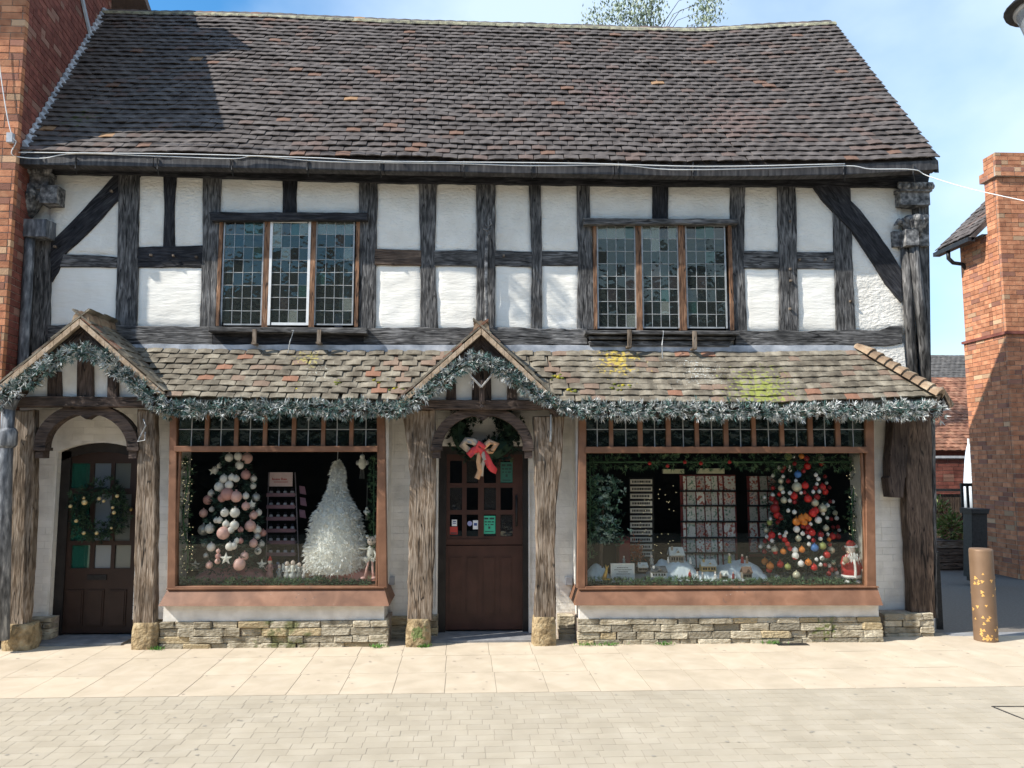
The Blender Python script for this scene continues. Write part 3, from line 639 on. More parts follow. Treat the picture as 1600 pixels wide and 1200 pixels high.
lf = MB(); q = P(1429, 352, YT-.08); lf.lathe([(.05, -.11), (.07, -.09), (.05, -.075), (.09, -.02), (.135, .06), (.14, .10), (.1, .12)], (q.x, q.y, q.z-.02), 28, lob=.16, nl=7); lf.build('leaf_bell', CARV, rootr, smooth=True)
acanthus(rootr, q.x, q.y, q.z-.12, .10, .17)
mb = MB(); mb.pbox(1396, 361, 1416, 385, YT-.04, YT+.1); mb.pbox(1416, 358, 1436, 383, YT-.16, YT+.05); mb.pbox(1437, 361, 1452, 384, YT-.06, YT+.08); mb.build('collar_block', CARV, rootr)
lfb = MB(); q = P(1397, 352, YT-.06); lfb.tube([q, q+V((.06, 0, .05)), q+V((.12, 0, .04))], .03, 6, rr=[.008, .035, .02]); lfb.build('scroll_leaf', CARV, rootr)
mb = MB(); mb.tube([P(1414, 384, YT-.02), P(1419, 470, YT-.02), P(1427, 600, YT-.02)], .052, 12); mb.build('round_shaft', wood(0, 'grey'), H, smooth=True)
mb = MB(); mb.tube([P(1427, 383, YT-.09), P(1437, 470, YT-.09), P(1448, 600, YT-.09)], .05, 12); mb.build('round_shaft', wood(0, 'grey'), H, smooth=True)
mb = MB(); mb.prism(PP([(1434, 300), (1450, 300), (1454, 600), (1436, 600)], YT), YT-.02, YT+.14); mb.build('corner_timber', wood(0, 'grey'), H)

# ---- pentice roof over the shop windows, with two gabled porches
PE = -.17; PTOP = .36
g1 = dict(ap=(125, 496), lf=(-8, 607), rf=(256, 612)); g2 = dict(ap=(752, 511), lf=(622, 627), rf=(872, 625))
YG = -.24
gab = []
for g in (g1, g2):
    a, l, r_ = P(*g['ap'], YG), P(*g['lf'], YG), P(*g['rf'], YG); gab.append((a, l, r_))
def under_gable(p, m=-.03):
    for a, l, r_ in gab:
        if l.x < p.x < r_.x:
            zg = a.z+(l.z-a.z)*(a.x-p.x)/(a.x-l.x) if p.x < a.x else a.z+(r_.z-a.z)*(p.x-a.x)/(r_.x-a.x)
            if p.z < zg+m: return True
    return False
eB = curve([P(150, 622, PE), P(500, 628, PE), P(900, 631, PE), P(1200, 633, PE), P(1466, 622, PE)])
eT = curve([P(178, 548, PTOP), P(500, 551, PTOP), P(860, 552, PTOP), P(1120, 553, PTOP), P(1347, 551, PTOP)])
pm = MB(); vs = []; nu = 60
for i in range(nu+1):
    for v in (0, .5, 1): p = eB(i/nu).lerp(eT(i/nu), v); vs.append((p.x, p.y, p.z-.012))
fs = []
for i in range(nu):
    for j in range(2):
        if not under_gable(V(vs[i*3+j])) and not under_gable(V(vs[(i+1)*3+j])): fs.append((i*3+j, (i+1)*3+j, (i+1)*3+j+1, i*3+j+1))
pm.add(vs, fs)
pent = pm.build('pentice_roof', PT, H)
tiles('pentice_tile', eB, eT, 9, PT, pent, 300, tw=.165, skip=under_gable, lift=.036, jit=.8, seed=4, th=.015)
# eaves board and soffit behind the garland
mb = MB()
for a, b in (((236, 632), (640, 634)), ((866, 637), (1472, 637))):
    strip(mb, [a, b], PE+.03, PE+.07, .09); strip(mb, [(a[0], a[1]+6), (b[0], b[1]+6)], PE+.07, YW+.04, .015)
mb.build('eaves_board', wood(90, 'porch'), H)
# hip end of the pentice
hb, ht = P(1466, 622, PE), P(1347, 551, PTOP); sb = V((hb.x, YW+.3, hb.z))
mb = MB(); mb.add([hb, sb, V((ht.x, YW+.3, ht.z)), ht], [(0, 1, 2, 3)]); hp = mb.build('hip_end', PT, H)
Ms = []; nh = 9
prof = [(.11*math.cos(a), .075*math.sin(a)) for a in [math.pi*k/6 for k in range(7)]]
vs = [(y*(1.15 if s == 0 else .8), s, z*(1.2 if s == 0 else .8)) for s in (0, 1) for y, z in prof]; HG = (vs+[(y*1.0, 0, z*.8-.02) for y, z in prof], [(i+1, i, i+7, i+8) for i in range(6)]+[(i, i+1, i+15, i+14) for i in range(6)])
d = (ht-hb).normalized(); sidev = d.cross(V((0, 0, 1))).normalized(); nv = sidev.cross(d)
for k in range(nh):
    p = hb.lerp(ht, k/nh); Ms.append(frame(p+nv*.02, sidev, (d-nv*.12).normalized(), nv, (1.1, .19, 1.0)))
pieces('bonnet_tile', Ms, [HG], HT, hp, 20)
# moss cushions
mossm = flat('moss', (.10, .11, .015), .95, isl=.4, extra=[(.6, (.30, .24, .02))])
for (px, py, w_, n) in ((245, 592, .1, 34), (262, 603, .05, 16), (458, 604, .045, 16), (232, 580, .05, 18), (530, 601, .03, 9), (590, 600, .04, 8), (870, 592, .05, 12), (970, 610, .06, 14), (622, 612, .05, 14), (893, 612, .03, 9)):
    t_ = (py-548)/80.; Y = PTOP+(PE-PTOP)*t_; mb = MB(); c = P(px, py, Y)
    for k in range(n):
        dx, dy = random.gauss(0, w_), random.gauss(0, w_*.5); mb.ball((c.x+dx, c.y+dy-.02, c.z+dy+.02), random.uniform(.012, .026), 7, 4, sc=(1, 1, .7))
    tag(mb.build('moss_cushion', mossm, pent, smooth=True), kind='stuff')

def porch(gi, tieY, cx, posts, tiepix, panelz, ndl):
    a, l, r_ = gab[gi]; por = MB(); dz = .02
    bk = YW
    for e in (l, r_):
        por.hexa([(a.x, YG+.02, a.z-.05), (e.x, YG+.02, e.z-.05), (e.x, bk, e.z-.05), (a.x, bk, a.z-.05), (a.x, YG+.02, a.z-.018), (e.x, YG+.02, e.z-.018), (e.x, bk, e.z-.018), (a.x, bk, a.z-.018)])
    root = por.build('porch_roof', wood(0, 'porch'), H)
    for e, s in ((l, 0), (r_, 1)):
        B = curve([V((e.x, YG, e.z)), V((e.x, bk-.02, e.z))]); T = curve([V((a.x, YG, a.z)), V((a.x, bk-.02, a.z))])
        tiles('porch_tile', B, T, 9, PT, root, 100, tw=.16, lift=.012, jit=1.0, seed=6+s+gi*2, th=.018)
        # mortar verge under the tile edges
        vb = MB(); dn = .075
        nseg = 10
        for k in range(nseg):
            t0, t1 = k/nseg, (k+1)/nseg-.004
            p0, p1 = V((e.x, 0, e.z)).lerp(V((a.x, 0, a.z)), t0), V((e.x, 0, e.z)).lerp(V((a.x, 0, a.z)), t1)
            vb.hexa([(p0.x, YG-.012, p0.z-dn), (p1.x, YG-.012, p1.z-dn), (p1.x, YG+.05, p1.z-dn), (p0.x, YG+.05, p0.z-dn), (p0.x, YG-.012, p0.z-.012), (p1.x, YG-.012, p1.z-.012), (p1.x, YG+.05, p1.z-.012), (p0.x, YG+.05, p0.z-.012)])
        vb.build('verge_mortar', VG, root)
    Ms = []
    for k in range(3): Ms.append(frame(V((a.x, YG+.02+(k+.5)*.235, a.z-.035)), V((0, 1, 0)), V((1, 0, 0)), V((0, 0, 1)), (.25, .85, 1.25)))
    pieces('porch_ridge_tile', Ms, [RGEO], HT, root, 10)
    # infill behind the front truss
    Yi = -.09
    pl = MB(); inn = [(l.x+.18, P(0, tiepix[0], Yi).z), (a.x, a.z-.14), (r_.x-.18, P(0, tiepix[0], Yi).z)]
    pl.add([(p[0], Yi+.04, p[1]) for p in inn], [(0, 1, 2)]); pl.build('gable_plaster', WB, H)
    mb = MB(); mb.prism(wob([(l.x+.02, XZ(cx, tiepix[0], Yi)[1]), (r_.x-.02, XZ(cx, tiepix[0], Yi)[1]), (r_.x-.02, XZ(cx, tiepix[1], Yi)[1]), (l.x+.02, XZ(cx, tiepix[1], Yi)[1])], .003), Yi-.04, Yi+.12); mb.build('tie_beam', wood(90, 'porch'), H)
    for (p0, p1, h) in posts:
        timber([(p0, tiepix[0]+2), (p0+1, h), (p1-1, h), (p1, tiepix[0]+2)], 0, 'porch', Y=Yi, dep=.06, name='gable_stud', amp=.002)
    # rafters
    for e in (l, r_):
        mb = MB(); mb.prism([(a.x, a.z-.06), (e.x, e.z-.06), (e.x, e.z-.17), (a.x, a.z-.20)], Yi-.06, Yi+.02); mb.build('rafter', wood(45 if e is l else -45, 'porch'), H)
porch(0, 0, 125, [(72, 95, 580), (119, 145, 545), (167, 184, 580)], (620, 636), 0, 0)
porch(1, 0, 752, [(697, 713, 596), (737, 768, 560), (792, 808, 596)], (625, 640), 0, 0)
# arched braces
def arch(cx, cy, ri, ryi, ro, ryo, heart):
    Y = -.07; inner = []; outer = []
    for k in range(25):
        t = math.pi*k/24; inner.append((cx-ri*math.cos(t), cy-ryi*math.sin(t))); outer.append((cx-ro*math.cos(t), cy-ryo*math.sin(t)))
    hp_ = []
    for p in inner:
        hp_.append(p)
    m_ = len(inner)//2
    hp_[m_-1] = (cx-9, cy-ryi+3); hp_[m_] = (cx, cy-ryi+heart); hp_[m_+1] = (cx+9, cy-ryi+3)
    poly = PP(outer+hp_[::-1], Y); mb = MB()
    n = len(outer)
    o2, i2 = poly[:n], poly[n:][::-1]
    for k in range(n-1):
        q = [(i2[k][0], i2[k][1]), (i2[k+1][0], i2[k+1][1]), (o2[k+1][0], o2[k+1][1]), (o2[k][0], o2[k][1])]
        mb.hexa([(q[0][0], Y, q[0][1]), (q[1][0], Y, q[1][1]), (q[1][0], Y+.12, q[1][1]), (q[0][0], Y+.12, q[0][1]), (q[3][0], Y, q[3][1]), (q[2][0], Y, q[2][1]), (q[2][0], Y+.12, q[2][1]), (q[3][0], Y+.12, q[3][1])])
    # fixing blocks at the springing
    for s in (-1, 1):
        xx = cx+s*(ri+ro)/2; mb.pbox(min(xx-10*s*0-9, xx+9), cy-1, xx+9, cy+4, Y-.02, Y+.13); mb.pbox(xx-6, cy+4, xx+6, cy+16, Y, Y+.12)
    mb.build('arched_brace', wood(90, 'porch'), H)
arch(134, 700, 64, 54, 82, 70, 9); arch(754, 700, 64, 52, 80, 66, 9)
# porch posts on stone bases
Yp = -.05
def post(pts, base, tone, dep=.10, lab=None):
    mb = MB(); mb.prism(wob(PP(pts, Yp), .006, .07, 7), Yp, Yp+dep, .012); o = mb.build('porch_post', wood(0, tone), H)
    if lab: tag(o, lab)
    a, b, c, d = base; x0, x1, z0, z1 = rect(a, b, c, d, Yp-.03); bm_ = MB(); nn = 9; z0 = -.01
    vs = []; cx, cy, cz = (x0+x1)/2, Yp+.08, (z0+z1)/2
    for i in range(nn):
        t = i/(nn-1); z = z0+(z1-z0)*t; f = 1-.16*t**3-.04*(1-t)
        for k in range(16):
            an = 2*math.pi*k/16; ca, sa = math.cos(an), math.sin(an); q = 1/max(abs(ca), abs(sa))**.65
            rr = f*(1+.09*nz(ca*2+a, sa*2, z*9))
            vs.append((cx+(x1-x0)/2*ca*q*rr, cy+.13*sa*q*rr, z))
    bm_.add(vs, [(i*16+k, i*16+(k+1) % 16, (i+1)*16+(k+1) % 16, (i+1)*16+k) for i in range(nn-1) for k in range(16)]+[tuple((nn-1)*16+k for k in range(16))])
    bm_.build('post_base_stone', STB, H, smooth=True)
post([(17, 640), (53, 640), (52, 800), (46, 900), (41, 985), (9, 985), (12, 900), (16, 760)], (0, 976, 48, 1021), 'oak')
post([(214, 640), (242, 640), (243, 760), (242, 900), (240, 978), (207, 978), (210, 850), (213, 740)], (202, 974, 247, 1015), 'oak', lab='narrow grey oak post with iron hooks')
post([(626, 640), (680, 640), (680, 800), (675, 970), (636, 970), (638, 850), (640, 740), (637, 700)], (632, 968, 673, 1009), 'oak', lab='deeply fissured brown oak post')
post([(833, 650), (882, 650), (878, 720), (869, 790), (867, 860), (869, 968), (835, 968), (838, 850), (836, 740)], (831, 965, 871, 1008), 'oak', lab='leaning oak post with a long split')
# wood knees behind posts, hooks
mb = MB(); mb.tube([P(224, 655, Yp-.01), P(228, 665, Yp-.05), P(221, 678, Yp-.03), P(215, 690, Yp-.05), P(226, 688, Yp-.05), P(227, 675, Yp-.02)], .007, 5); mb.build('iron_hook', PEWT, H)
mb = MB(); mb.tube([P(861, 648, Yp-.01), P(861, 672, Yp-.03), P(860, 690, Yp-.01)], .012, 6); mb.build('iron_hook', PEWT, H)
# right-hand corner post, bracket
timber([(1418, 652), (1455, 650), (1458, 800), (1463, 966), (1427, 966), (1422, 850), (1417, 760)], 0, 'brown', Y=.22, dep=.14, name='corner_post', amp=.006)
timber([(1455, 652), (1461, 652), (1466, 966), (1462, 966)], 0, 'grey', Y=.24, dep=.14, name='corner_post')
timber([(1395, 655), (1424, 655), (1419, 690), (1416, 745), (1414, 747), (1411, 778), (1391, 777), (1387, 747), (1390, 744), (1390, 715), (1393, 690)], 0, 'porch', Y=.20, dep=.15, name='carved_bracket', amp=.002)
# carved pendant post above door two
mb = MB(); mb.lathe([(.01, 0), (.03, .02), (.018, .05), (.028, .08), (.028, .2), (.045, .25), (.03, .3)], (P(753, 640, -.2).x, -.2, P(753, 640, -.2).z), 8); mb.build('carved_pendant', wood(0, 'porch'), H)
mb = MB(); c = P(753, 606, -.23)
mb.tube([P(733, 585, -.25), P(752, 605, -.25)], .012, 5); mb.tube([P(752, 605, -.25), P(771, 583, -.25)], .011, 5)
for k in range(10): mb.tube([P(740, 594, -.25), P(736+random.uniform(-6, 6), 600+random.uniform(-3, 9), -.25)], .003, 4)
tag(mb.build('twig_star', flat('pale_twig', (.4, .38, .35), .8), loc=c), 'pale broken twig star hanging in the middle porch gable', 'decoration')
# iron wall ornament on the middle stud
mb = MB()
mb.tube([P(760, 500, YT-.05), P(759, 440, YT-.06), P(760, 390, YT-.05), P(762, 360, YT-.06)], .018, 7)
for q in (((756, 345), (758, 352), (762, 355), (768, 350), (766, 342)), ((754, 352), (756, 358), (762, 360), (767, 356)), ((766, 356), (764, 366), (760, 372))):
    mb.tube([P(*p, YT-.09) for p in q], .011, 6)
tag(mb.build('iron_wall_bracket', CARV, loc=P(760, 500, YT)), 'twisted iron bracket fixed to the middle timber above the centre porch', 'wall bracket')

# ---- ground floor walls of painted brick
Mtmp = []
def wbr(a, b, c, d, Y=YW, nind=40, seed=1):
    x0, x1, z0, z1 = rect(a, b, c, d, Y)
    bricks('painted_brick', V((x0, Y, 0)), V((1, 0, 0)), x1-x0, z0, z1, WB, lower, nind, course=.073, blen=.225, joint=.005, dep=.05, seed=seed)
mb = MB(); wall_holes(mb, XL, XR, -.02, zb-.12, [D1, D2, Bh1, Bh2], YW+.004, YW+.028); lower = mb.build('painted_brick_wall', WPT, H)
wbr(40, 640, 82, 968, seed=1); wbr(214, 640, 272, 968, seed=2); wbr(82, 645, 214, 689, seed=3); wbr(600, 650, 684, 964, nind=60, seed=4)
wbr(684, 645, 826, 696, seed=5); wbr(826, 650, 906, 964, nind=60, seed=6); wbr(1362, 655, 1425, 962, nind=60, seed=7)
# rubble footings
def stones(a, c, ztop_px, zbot_px, Yf, nr, wmin, wmax, seed, parent, zbase=None):
    rnd = random.Random(seed); x0, x1, z0, z1 = rect(a, ztop_px, c, zbot_px, Yf); z0 = -.02 if zbase is None else zbase; Ms = []
    back = MB(); back.box(x0+.005, x1-.005, Yf+.02, YW+.05, z0, z1-.005); root = back.build('stone_plinth', MO, parent)
    hs = [rnd.uniform(.8, 1.25) for _ in range(nr)]; t = sum(hs); z = z0
    for i in range(nr):
        h = (z1-z0)*hs[i]/t; x = x0
        while x < x1-.02:
            wd_ = rnd.uniform(wmin, wmax); wd_ = wd_ if x+wd_ < x1-.08 else x1-x
            split = rnd.random() < .18 and h > .08
            for (za, hh) in (((z, h*.5), (z+h*.5, h*.5)) if split else ((z, h),)):
                Ms.append(frame(V((x+wd_/2, Yf+.06+rnd.uniform(-.014, .014), za+hh/2)), (V((1, 0, rnd.uniform(-.03, .03)))).normalized(), V((0, 1, 0)), V((0, 0, 1)), (wd_-.006, .15, hh-.006)))
            x += wd_
        z += h
    pieces('stone', Ms, [cham(.06, .04, s) for s in range(9)], ST, root, 100)
stones(249, 606, 970, 1010, -.04, 4, .14, .34, 11, H); stones(902, 1378, 965, 1006, -.04, 4, .16, .36, 12, H)
stones(1380, 1459, 958, 990, .18, 4, .12, .3, 13, H); stones(42, 80, 965, 1004, .30, 5, .12, .25, 14, H); stones(606, 640, 964, 1000, .32, 3, .15, .3, 15, H); stones(872, 898, 962, 998, .2, 3, .1, .25, 16, H); stones(672, 684, 962, 995, .30, 4, .1, .2, 17, H)
# weathered white board strips under the sills, bay windows
def bay(fl, fr_, lights, trans, ybot, sill, board, lab):
    B_ = MB(); xl, xr = fl[0], fr_[1]
    # jambs
    B_.prism(PP([(fl[0]+4, 640), (fl[1]+2, 640), (fl[1], ybot), (fl[0], ybot)], YB), YB-.02, YB+.07); B_.prism(PP([(fr_[0]-2, 640), (fr_[1]-4, 640), (fr_[1], ybot), (fr_[0], ybot)], YB), YB-.02, YB+.07)
    B_.prism(PP([(fl[1], trans[0]), (fr_[0], trans[0]), (fr_[0], trans[1]), (fl[1], trans[1])], YB), YB-.05, YB+.06)
    B_.prism(PP([(fl[1], 632), (fr_[0], 632), (fr_[0], 644), (fl[1], 644)], YB), YB-.03, YB+.06)
    B_.prism(PP([(fl[1], ybot-3), (fr_[0], ybot-3), (fr_[0], ybot+3), (fl[1], ybot+3)], YB), YB-.03, YB+.06)
    root = tag(B_.build('bay_window', WIN, H), lab)
    # inner bead
    bd = MB()
    for x in (fl[1], fr_[0]-3): bd.pbox(x, trans[1], x+3, ybot-3, YB+.0, YB+.03)
    bd.build('glazing_bead', WIN, root)
    ms_ = [(lights[i][1], lights[i+1][0]) for i in range(len(lights)-1)]
    for a, b in ms_: m_ = MB(); m_.pbox(a, 644, b, trans[0], YB-.012, YB+.05); m_.build('transom_mullion', WIN, root)
    lead = MB()
    for a, b in lights:
        x0, x1, z0, z1 = rect(a, 644, b, trans[0], YB+.02); xm = (x0+x1)/2; zm = XZ((a+b)/2, 671, YB+.02)[1]
        lead.box(xm-.004, xm+.004, YB+.012, YB+.024, z0, z1); lead.box(x0, x1, YB+.0125, YB+.0235, zm-.004, zm+.004)
        for (p, q, r1, s) in ((x0, xm, z0, zm), (xm, x1, z0, zm), (x0, xm, zm, z1), (xm, x1, zm, z1)):
            tl = random.gauss(0, .02); g_ = MB(); g_.hexa([(p, YB+.018-tl*.05, r1), (q, YB+.018+tl*.05, r1), (q, YB+.021+tl*.05, r1), (p, YB+.021-tl*.05, r1), (p, YB+.018-tl*.05, s), (q, YB+.018+tl*.05, s), (q, YB+.021+tl*.05, s), (p, YB+.021-tl*.05, s)])
            if random.random() < .35:
                c_ = ((p+q)/2, YB+.012, (r1+s)/2)
                for rr_ in (.03, .045, .06): g_.tube([(c_[0]+rr_*math.cos(t*math.pi/6), c_[1], c_[2]+rr_*math.sin(t*math.pi/6)) for t in range(13)], .0022, 4)
            g_.build('top_light_pane', G_TOP[0], root)
    lead.build('lead_cames', PEWT, root)
    x0, x1, z0, z1 = rect(fl[1], trans[1], fr_[0], ybot-3, YB+.03); g_ = MB(); g_.box(x0, x1, YB+.03, YB+.036, z0, z1); g_.build('shop_pane', G_SHOP, root)
    # sides of the bay and ceiling/floor
    s_ = MB(); xa, xb, za, zb2 = rect(fl[0], 640, fr_[1], ybot, YB)
    s_.box(xa+.004, xa+.06, YB+.07, YW+.02, za, zb2); s_.box(xb-.06, xb-.004, YB+.07, YW+.02, za, zb2); s_.build('bay_cheek', WPT, root)
    t_ = MB(); t_.box(xa+.06, xb-.06, YB+.06, YW+.3, zb2, zb2+.02); t_.build('bay_ceiling', WPT, root)
    t_ = MB(); t_.box(xa+.01, xb-.01, YB+.065, 1.1, za-.06, za-.005); t_.build('display_shelf', flat('shelf_white', (.8, .78, .72), .8), root)
    # flared sill
    st_, sb_ = P(sill[0], sill[1], YB-.03), P(sill[2], sill[3], YB-.12); st2, sb2 = P(sill[4], sill[1], YB-.03), P(sill[5], sill[3], YB-.12)
    m_ = MB(); m_.hexa([(sb_.x, YB-.12, sb_.z), (sb2.x, YB-.12, sb2.z), (sb2.x, YW, sb_.z), (sb_.x, YW, sb_.z), (st_.x, YB-.03, st_.z), (st2.x, YB-.03, st_.z), (st2.x, YW, st_.z), (st_.x, YW, st_.z)])
    m_.box(st_.x-.005, st2.x+.005, YB-.055, YW, st_.z+.001, st_.z+.012); m_.build('flared_sill', WIN, root)
    m_ = MB(); x0, x1, z0, z1 = rect(*board, YB-.03); m_.prism(wob([(x0, z0), (x1, z0), (x1, sb_.z+.001), (x0, sb_.z+.001)], .002), YB-.03, YB+.3, .002); m_.build('white_board', WPT, root)
    return root, za
L1 = [(280, 320), (326, 366), (372, 411), (417, 456), (462, 502), (508, 546), (552, 592)]
L2 = [(914, 952), (958, 997), (1004, 1041), (1048, 1086), (1092, 1131), (1138, 1175), (1181, 1219), (1225, 1263), (1270, 1306), (1313, 1351)]
b1, zs1 = bay((262, 275), (591, 605), L1, (697, 706), 919, (262, 921, 247, 947, 600, 608), (255, 947, 600, 970), 'seven light shop window with pale pink and white display')
b2, zs2 = bay((901, 914), (1353, 1368), L2, (698, 708), 919, (904, 921, 898, 946, 1371, 1380), (905, 946, 1373, 966), 'ten light shop window with red and white display')
# socket boxes
for px in (611, 889):
    mb = MB(); mb.pbox(px-5, 902, px+5, 914, YW-.06, YW); mb.build('electric_box', flat('box_grey', (.35, .36, .38), .5), H)

# ---- doors
def door1():
    Y = YW+.10; x0, x1, z0, z1 = D1
    f = MB(); n = 10
    top = [(x0+(x1-x0)*k/n, z1-.11+.10*math.sin(math.pi*k/n)**.8) for k in range(n+1)]
    for k in range(n): f.hexa([(top[k][0], Y-.02, top[k][1]-.10), (top[k+1][0], Y-.02, top[k+1][1]-.10), (top[k+1][0], Y+.08, top[k+1][1]-.10), (top[k][0], Y+.08, top[k][1]-.10), (top[k][0], Y-.02, top[k][1]), (top[k+1][0], Y-.02, top[k+1][1]), (top[k+1][0], Y+.08, top[k+1][1]), (top[k][0], Y+.08, top[k][1])])
    f.box(x0, x0+.10, Y-.02, Y+.08, z0, z1-.1); f.box(x1-.03, x1, Y-.02, Y+.08, z0, z1-.1)
    f.build('door_frame', DKF, H)
    h = MB()
    for k in range(n): h.hexa([(top[k][0], YW-.0, top[k][1]), (top[k+1][0], YW-.0, top[k+1][1]), (top[k+1][0], YW+.2, top[k+1][1]), (top[k][0], YW+.2, top[k][1]), (top[k][0], YW-.0, z1+.01), (top[k+1][0], YW-.0, z1+.01), (top[k+1][0], YW+.2, z1+.01), (top[k][0], YW+.2, z1+.01)])
    h.build('arched_lintel', WPT, H)
    cols = [(111, 140), (147, 173), (179, 204)]; rws = [(724, 763), (772, 845), (852, 888)]
    holes = [rect(a, r0, c, r1, Y) for a, c in cols for r0, r1 in rws]
    d = MB(); wall_holes(d, x0+.10, x1-.03, z0+.02, z1-.1, holes, Y, Y+.045); dr = tag(d.build('door', DOOR1, H), 'dark brown arched door with nine patterned panes')
    pcs = [glass('pane_green', (.2, .5, .42), .03, op=.55, opc=(.03, .16, .12)), glass('pane_frost', (.4, .5, .6), .03, op=.6, opc=(.25, .30, .34)), glass('pane_net', (.4, .45, .42), .03, op=.55, opc=(.22, .24, .22))]
    k = 0
    for i, hh in enumerate(holes):
        m_ = MB(); m_.box(hh[0], hh[1], Y+.02, Y+.026, hh[2], hh[3]); m_.build('pane', pcs[i//3], dr)
        c_ = MB(); xx = hh[0]
        while xx < hh[1]-.01: c_.tube([(xx, Y+.07+.01*random.random(), hh[2]), (xx+random.uniform(-.01, .01), Y+.07, (hh[2]+hh[3])/2), (xx, Y+.07, hh[3])], .008, 4); xx += .018
        c_.build('net_curtain', flat('net', (.30, .34, .34), .9) if i//3 else flat('net_green', (.03, .2, .15), .9), dr)
    for a, c in ((103, 130), (136, 162), (170, 197)):
        q = rect(a, 921, c, 978, Y); m_ = MB(); m_.box(q[0], q[1], Y-.012, Y+.01, q[2], q[3]); m_.box(q[0]+.015, q[1]-.015, Y-.02, Y-.01, q[2]+.015, q[3]-.015); m_.build('door_panel', DOOR1, dr)
    q = rect(137, 898, 167, 906, Y); m_ = MB(); m_.box(q[0], q[1], Y-.012, Y, q[2], q[3]); m_.build('letter_plate', IRON, dr)
    m_ = MB(); m_.ball(P(205, 796, Y-.04), .022, 10, 6); m_.build('door_knob', flat('brass', (.45, .3, .12), .3, 1), dr, smooth=True)
    m_ = MB(); m_.box(x0-.02, x1+.02, YW-.3, Y+.1, -.01, .022); m_.build('door_step', STEP, H)
    return dr, Y
def door2():
    Y = YW+.10; x0, x1, z0, z1 = D2
    f = MB(); f.box(x0, x0+.085, Y-.03, Y+.08, z0, z1); f.box(x1-.06, x1, Y-.03, Y+.08, z0, z1); f.box(x0+.085, x1-.06, Y-.03, Y+.08, z1-.09, z1); f.build('door_frame', DKF, H)
    cols = [(703, 722), (729, 747), (756, 775), (782, 801)]; rws = [(720, 755), (762, 797), (804, 838)]
    holes = [rect(a, r0, c, r1, Y) for r0, r1 in rws for a, c in cols]
    zs = P(750, 852, Y).z
    d = MB(); wall_holes(d, x0+.085, x1-.06, zs+.006, z1-.09, holes, Y, Y+.045); d.box(x0+.085, x1-.06, Y+.001, Y+.045, z0+.02, zs-.004); dr = tag(d.build('door', DOOR2, H), 'reddish brown stable door with twelve small panes')
    dg = glass('dark_pane', (.4, .45, .5), .04)
    for i, hh in enumerate(holes):
        m_ = MB(); m_.box(hh[0], hh[1], Y+.02, Y+.026, hh[2], hh[3])
        if i in (1, 4, 6, 11):
            for rr_ in (.02, .035, .055): m_.tube([((hh[0]+hh[1])/2+rr_*math.cos(t*math.pi/8), Y+.017, (hh[2]+hh[3])/2+rr_*math.sin(t*math.pi/8)) for t in range(17)], .003, 4)
        m_.build('pane', dg if i not in (1, 4, 6, 11) else G_OLD[2], dr)
    def sticker(a, b, c, d_, col, nm, bars, lab):
        q = rect(a, b, c, d_, Y+.012); m_ = MB(); m_.box(q[0], q[1], Y+.012, Y+.016, q[2], q[3]); o = m_.build(nm, flat(nm+str(a), col, .6), dr); tag(o, lab)
        if bars:
            mm_ = MB()
            for (u0, v0, u1, v1) in bars: mm_.box(q[0]+(q[1]-q[0])*u0, q[0]+(q[1]-q[0])*u1, Y+.0105, Y+.0135, q[3]-(q[3]-q[2])*v1, q[3]-(q[3]-q[2])*v0)
            mm_.build('printing', flat('print'+str(a), (.02, .05, .05) if col[0] < .5 else (.05, .09, .25), .6), o)
    T5 = [(.1, .1, .42, .2), (.52, .1, .9, .2), (.12, .3, .3, .37), (.36, .3, .62, .37), (.7, .3, .88, .37), (.15, .46, .3, .52), (.4, .46, .5, .52), (.6, .46, .85, .52), (.42, .6, .58, .72), (.15, .86, .85, .9)]
    sticker(755, 806, 774, 834, (.05, .42, .26), 'notice', T5, 'bright green notice with dark printing'); sticker(782, 722, 801, 754, (.03, .14, .11), 'notice', T5, 'dark green notice')
    sticker(703, 823, 715, 835, (.45, .05, .04), 'sticker', [(.1, .75, .9, .9)], 'red and white sticker'); sticker(706, 812, 714, 822, (.7, .72, .72), 'sticker', [(.2, .2, .8, .35), (.2, .5, .8, .62)], 'small white sticker')
    sticker(739, 813, 747, 827, (.75, .77, .8), 'sticker', [(.2, .3, .8, .6)], 'white sticker with blue square'); 
    m_ = MB(); c_ = P(734, 818, Y+.014); m_.lathe([(.001, 0), (.027, 0), (.027, .003), (.001, .003)], (0, 0, 0), 14); m_.v = [(a+c_.x, c_.y-c, b+c_.z) for a, b, c in m_.v]; m_.build('sticker', flat('round_sticker', (.3, .32, .55), .6), dr)
    for a, c in ((701, 721), (728, 747), (754, 774), (781, 800)):
        q = rect(a, 869, c, 960, Y); m_ = MB(); m_.box(q[0], q[1], Y-.004, Y+.01, q[2], q[3]); m_.box(q[0]+.014, q[1]-.014, Y-.012, Y-.003, q[2]+.014, q[3]-.014); m_.build('door_panel', DOOR2, dr)
    q = rect(697, 842, 752, 848, Y); m_ = MB(); m_.box(q[0], q[1]+.1, Y-.012, Y, q[2], q[3]); m_.build('weather_rail', DOOR2, dr)
    m_ = MB(); m_.tube([P(807, 776, Y-.02), P(807, 790, Y-.05), P(807, 806, Y-.05), P(807, 822, Y-.02)], .012, 8); m_.ball(P(807, 776, Y-.02), .017); m_.build('door_handle', IRON, dr, smooth=True)
    m_ = MB(); m_.box(x0-.05, x1+.05, YW-.32, Y+.1, -.01, .022); m_.build('door_step', STEP, H)
    for xx in (x0-.016, x1+.002): m_ = MB(); m_.box(xx, xx+.014, YW-.02, YW+.05, .3, z1-.28); m_.build('door_lining', WPT, H)
    return dr, Y
d1, Yd = door1(); d2, Yd = door2()

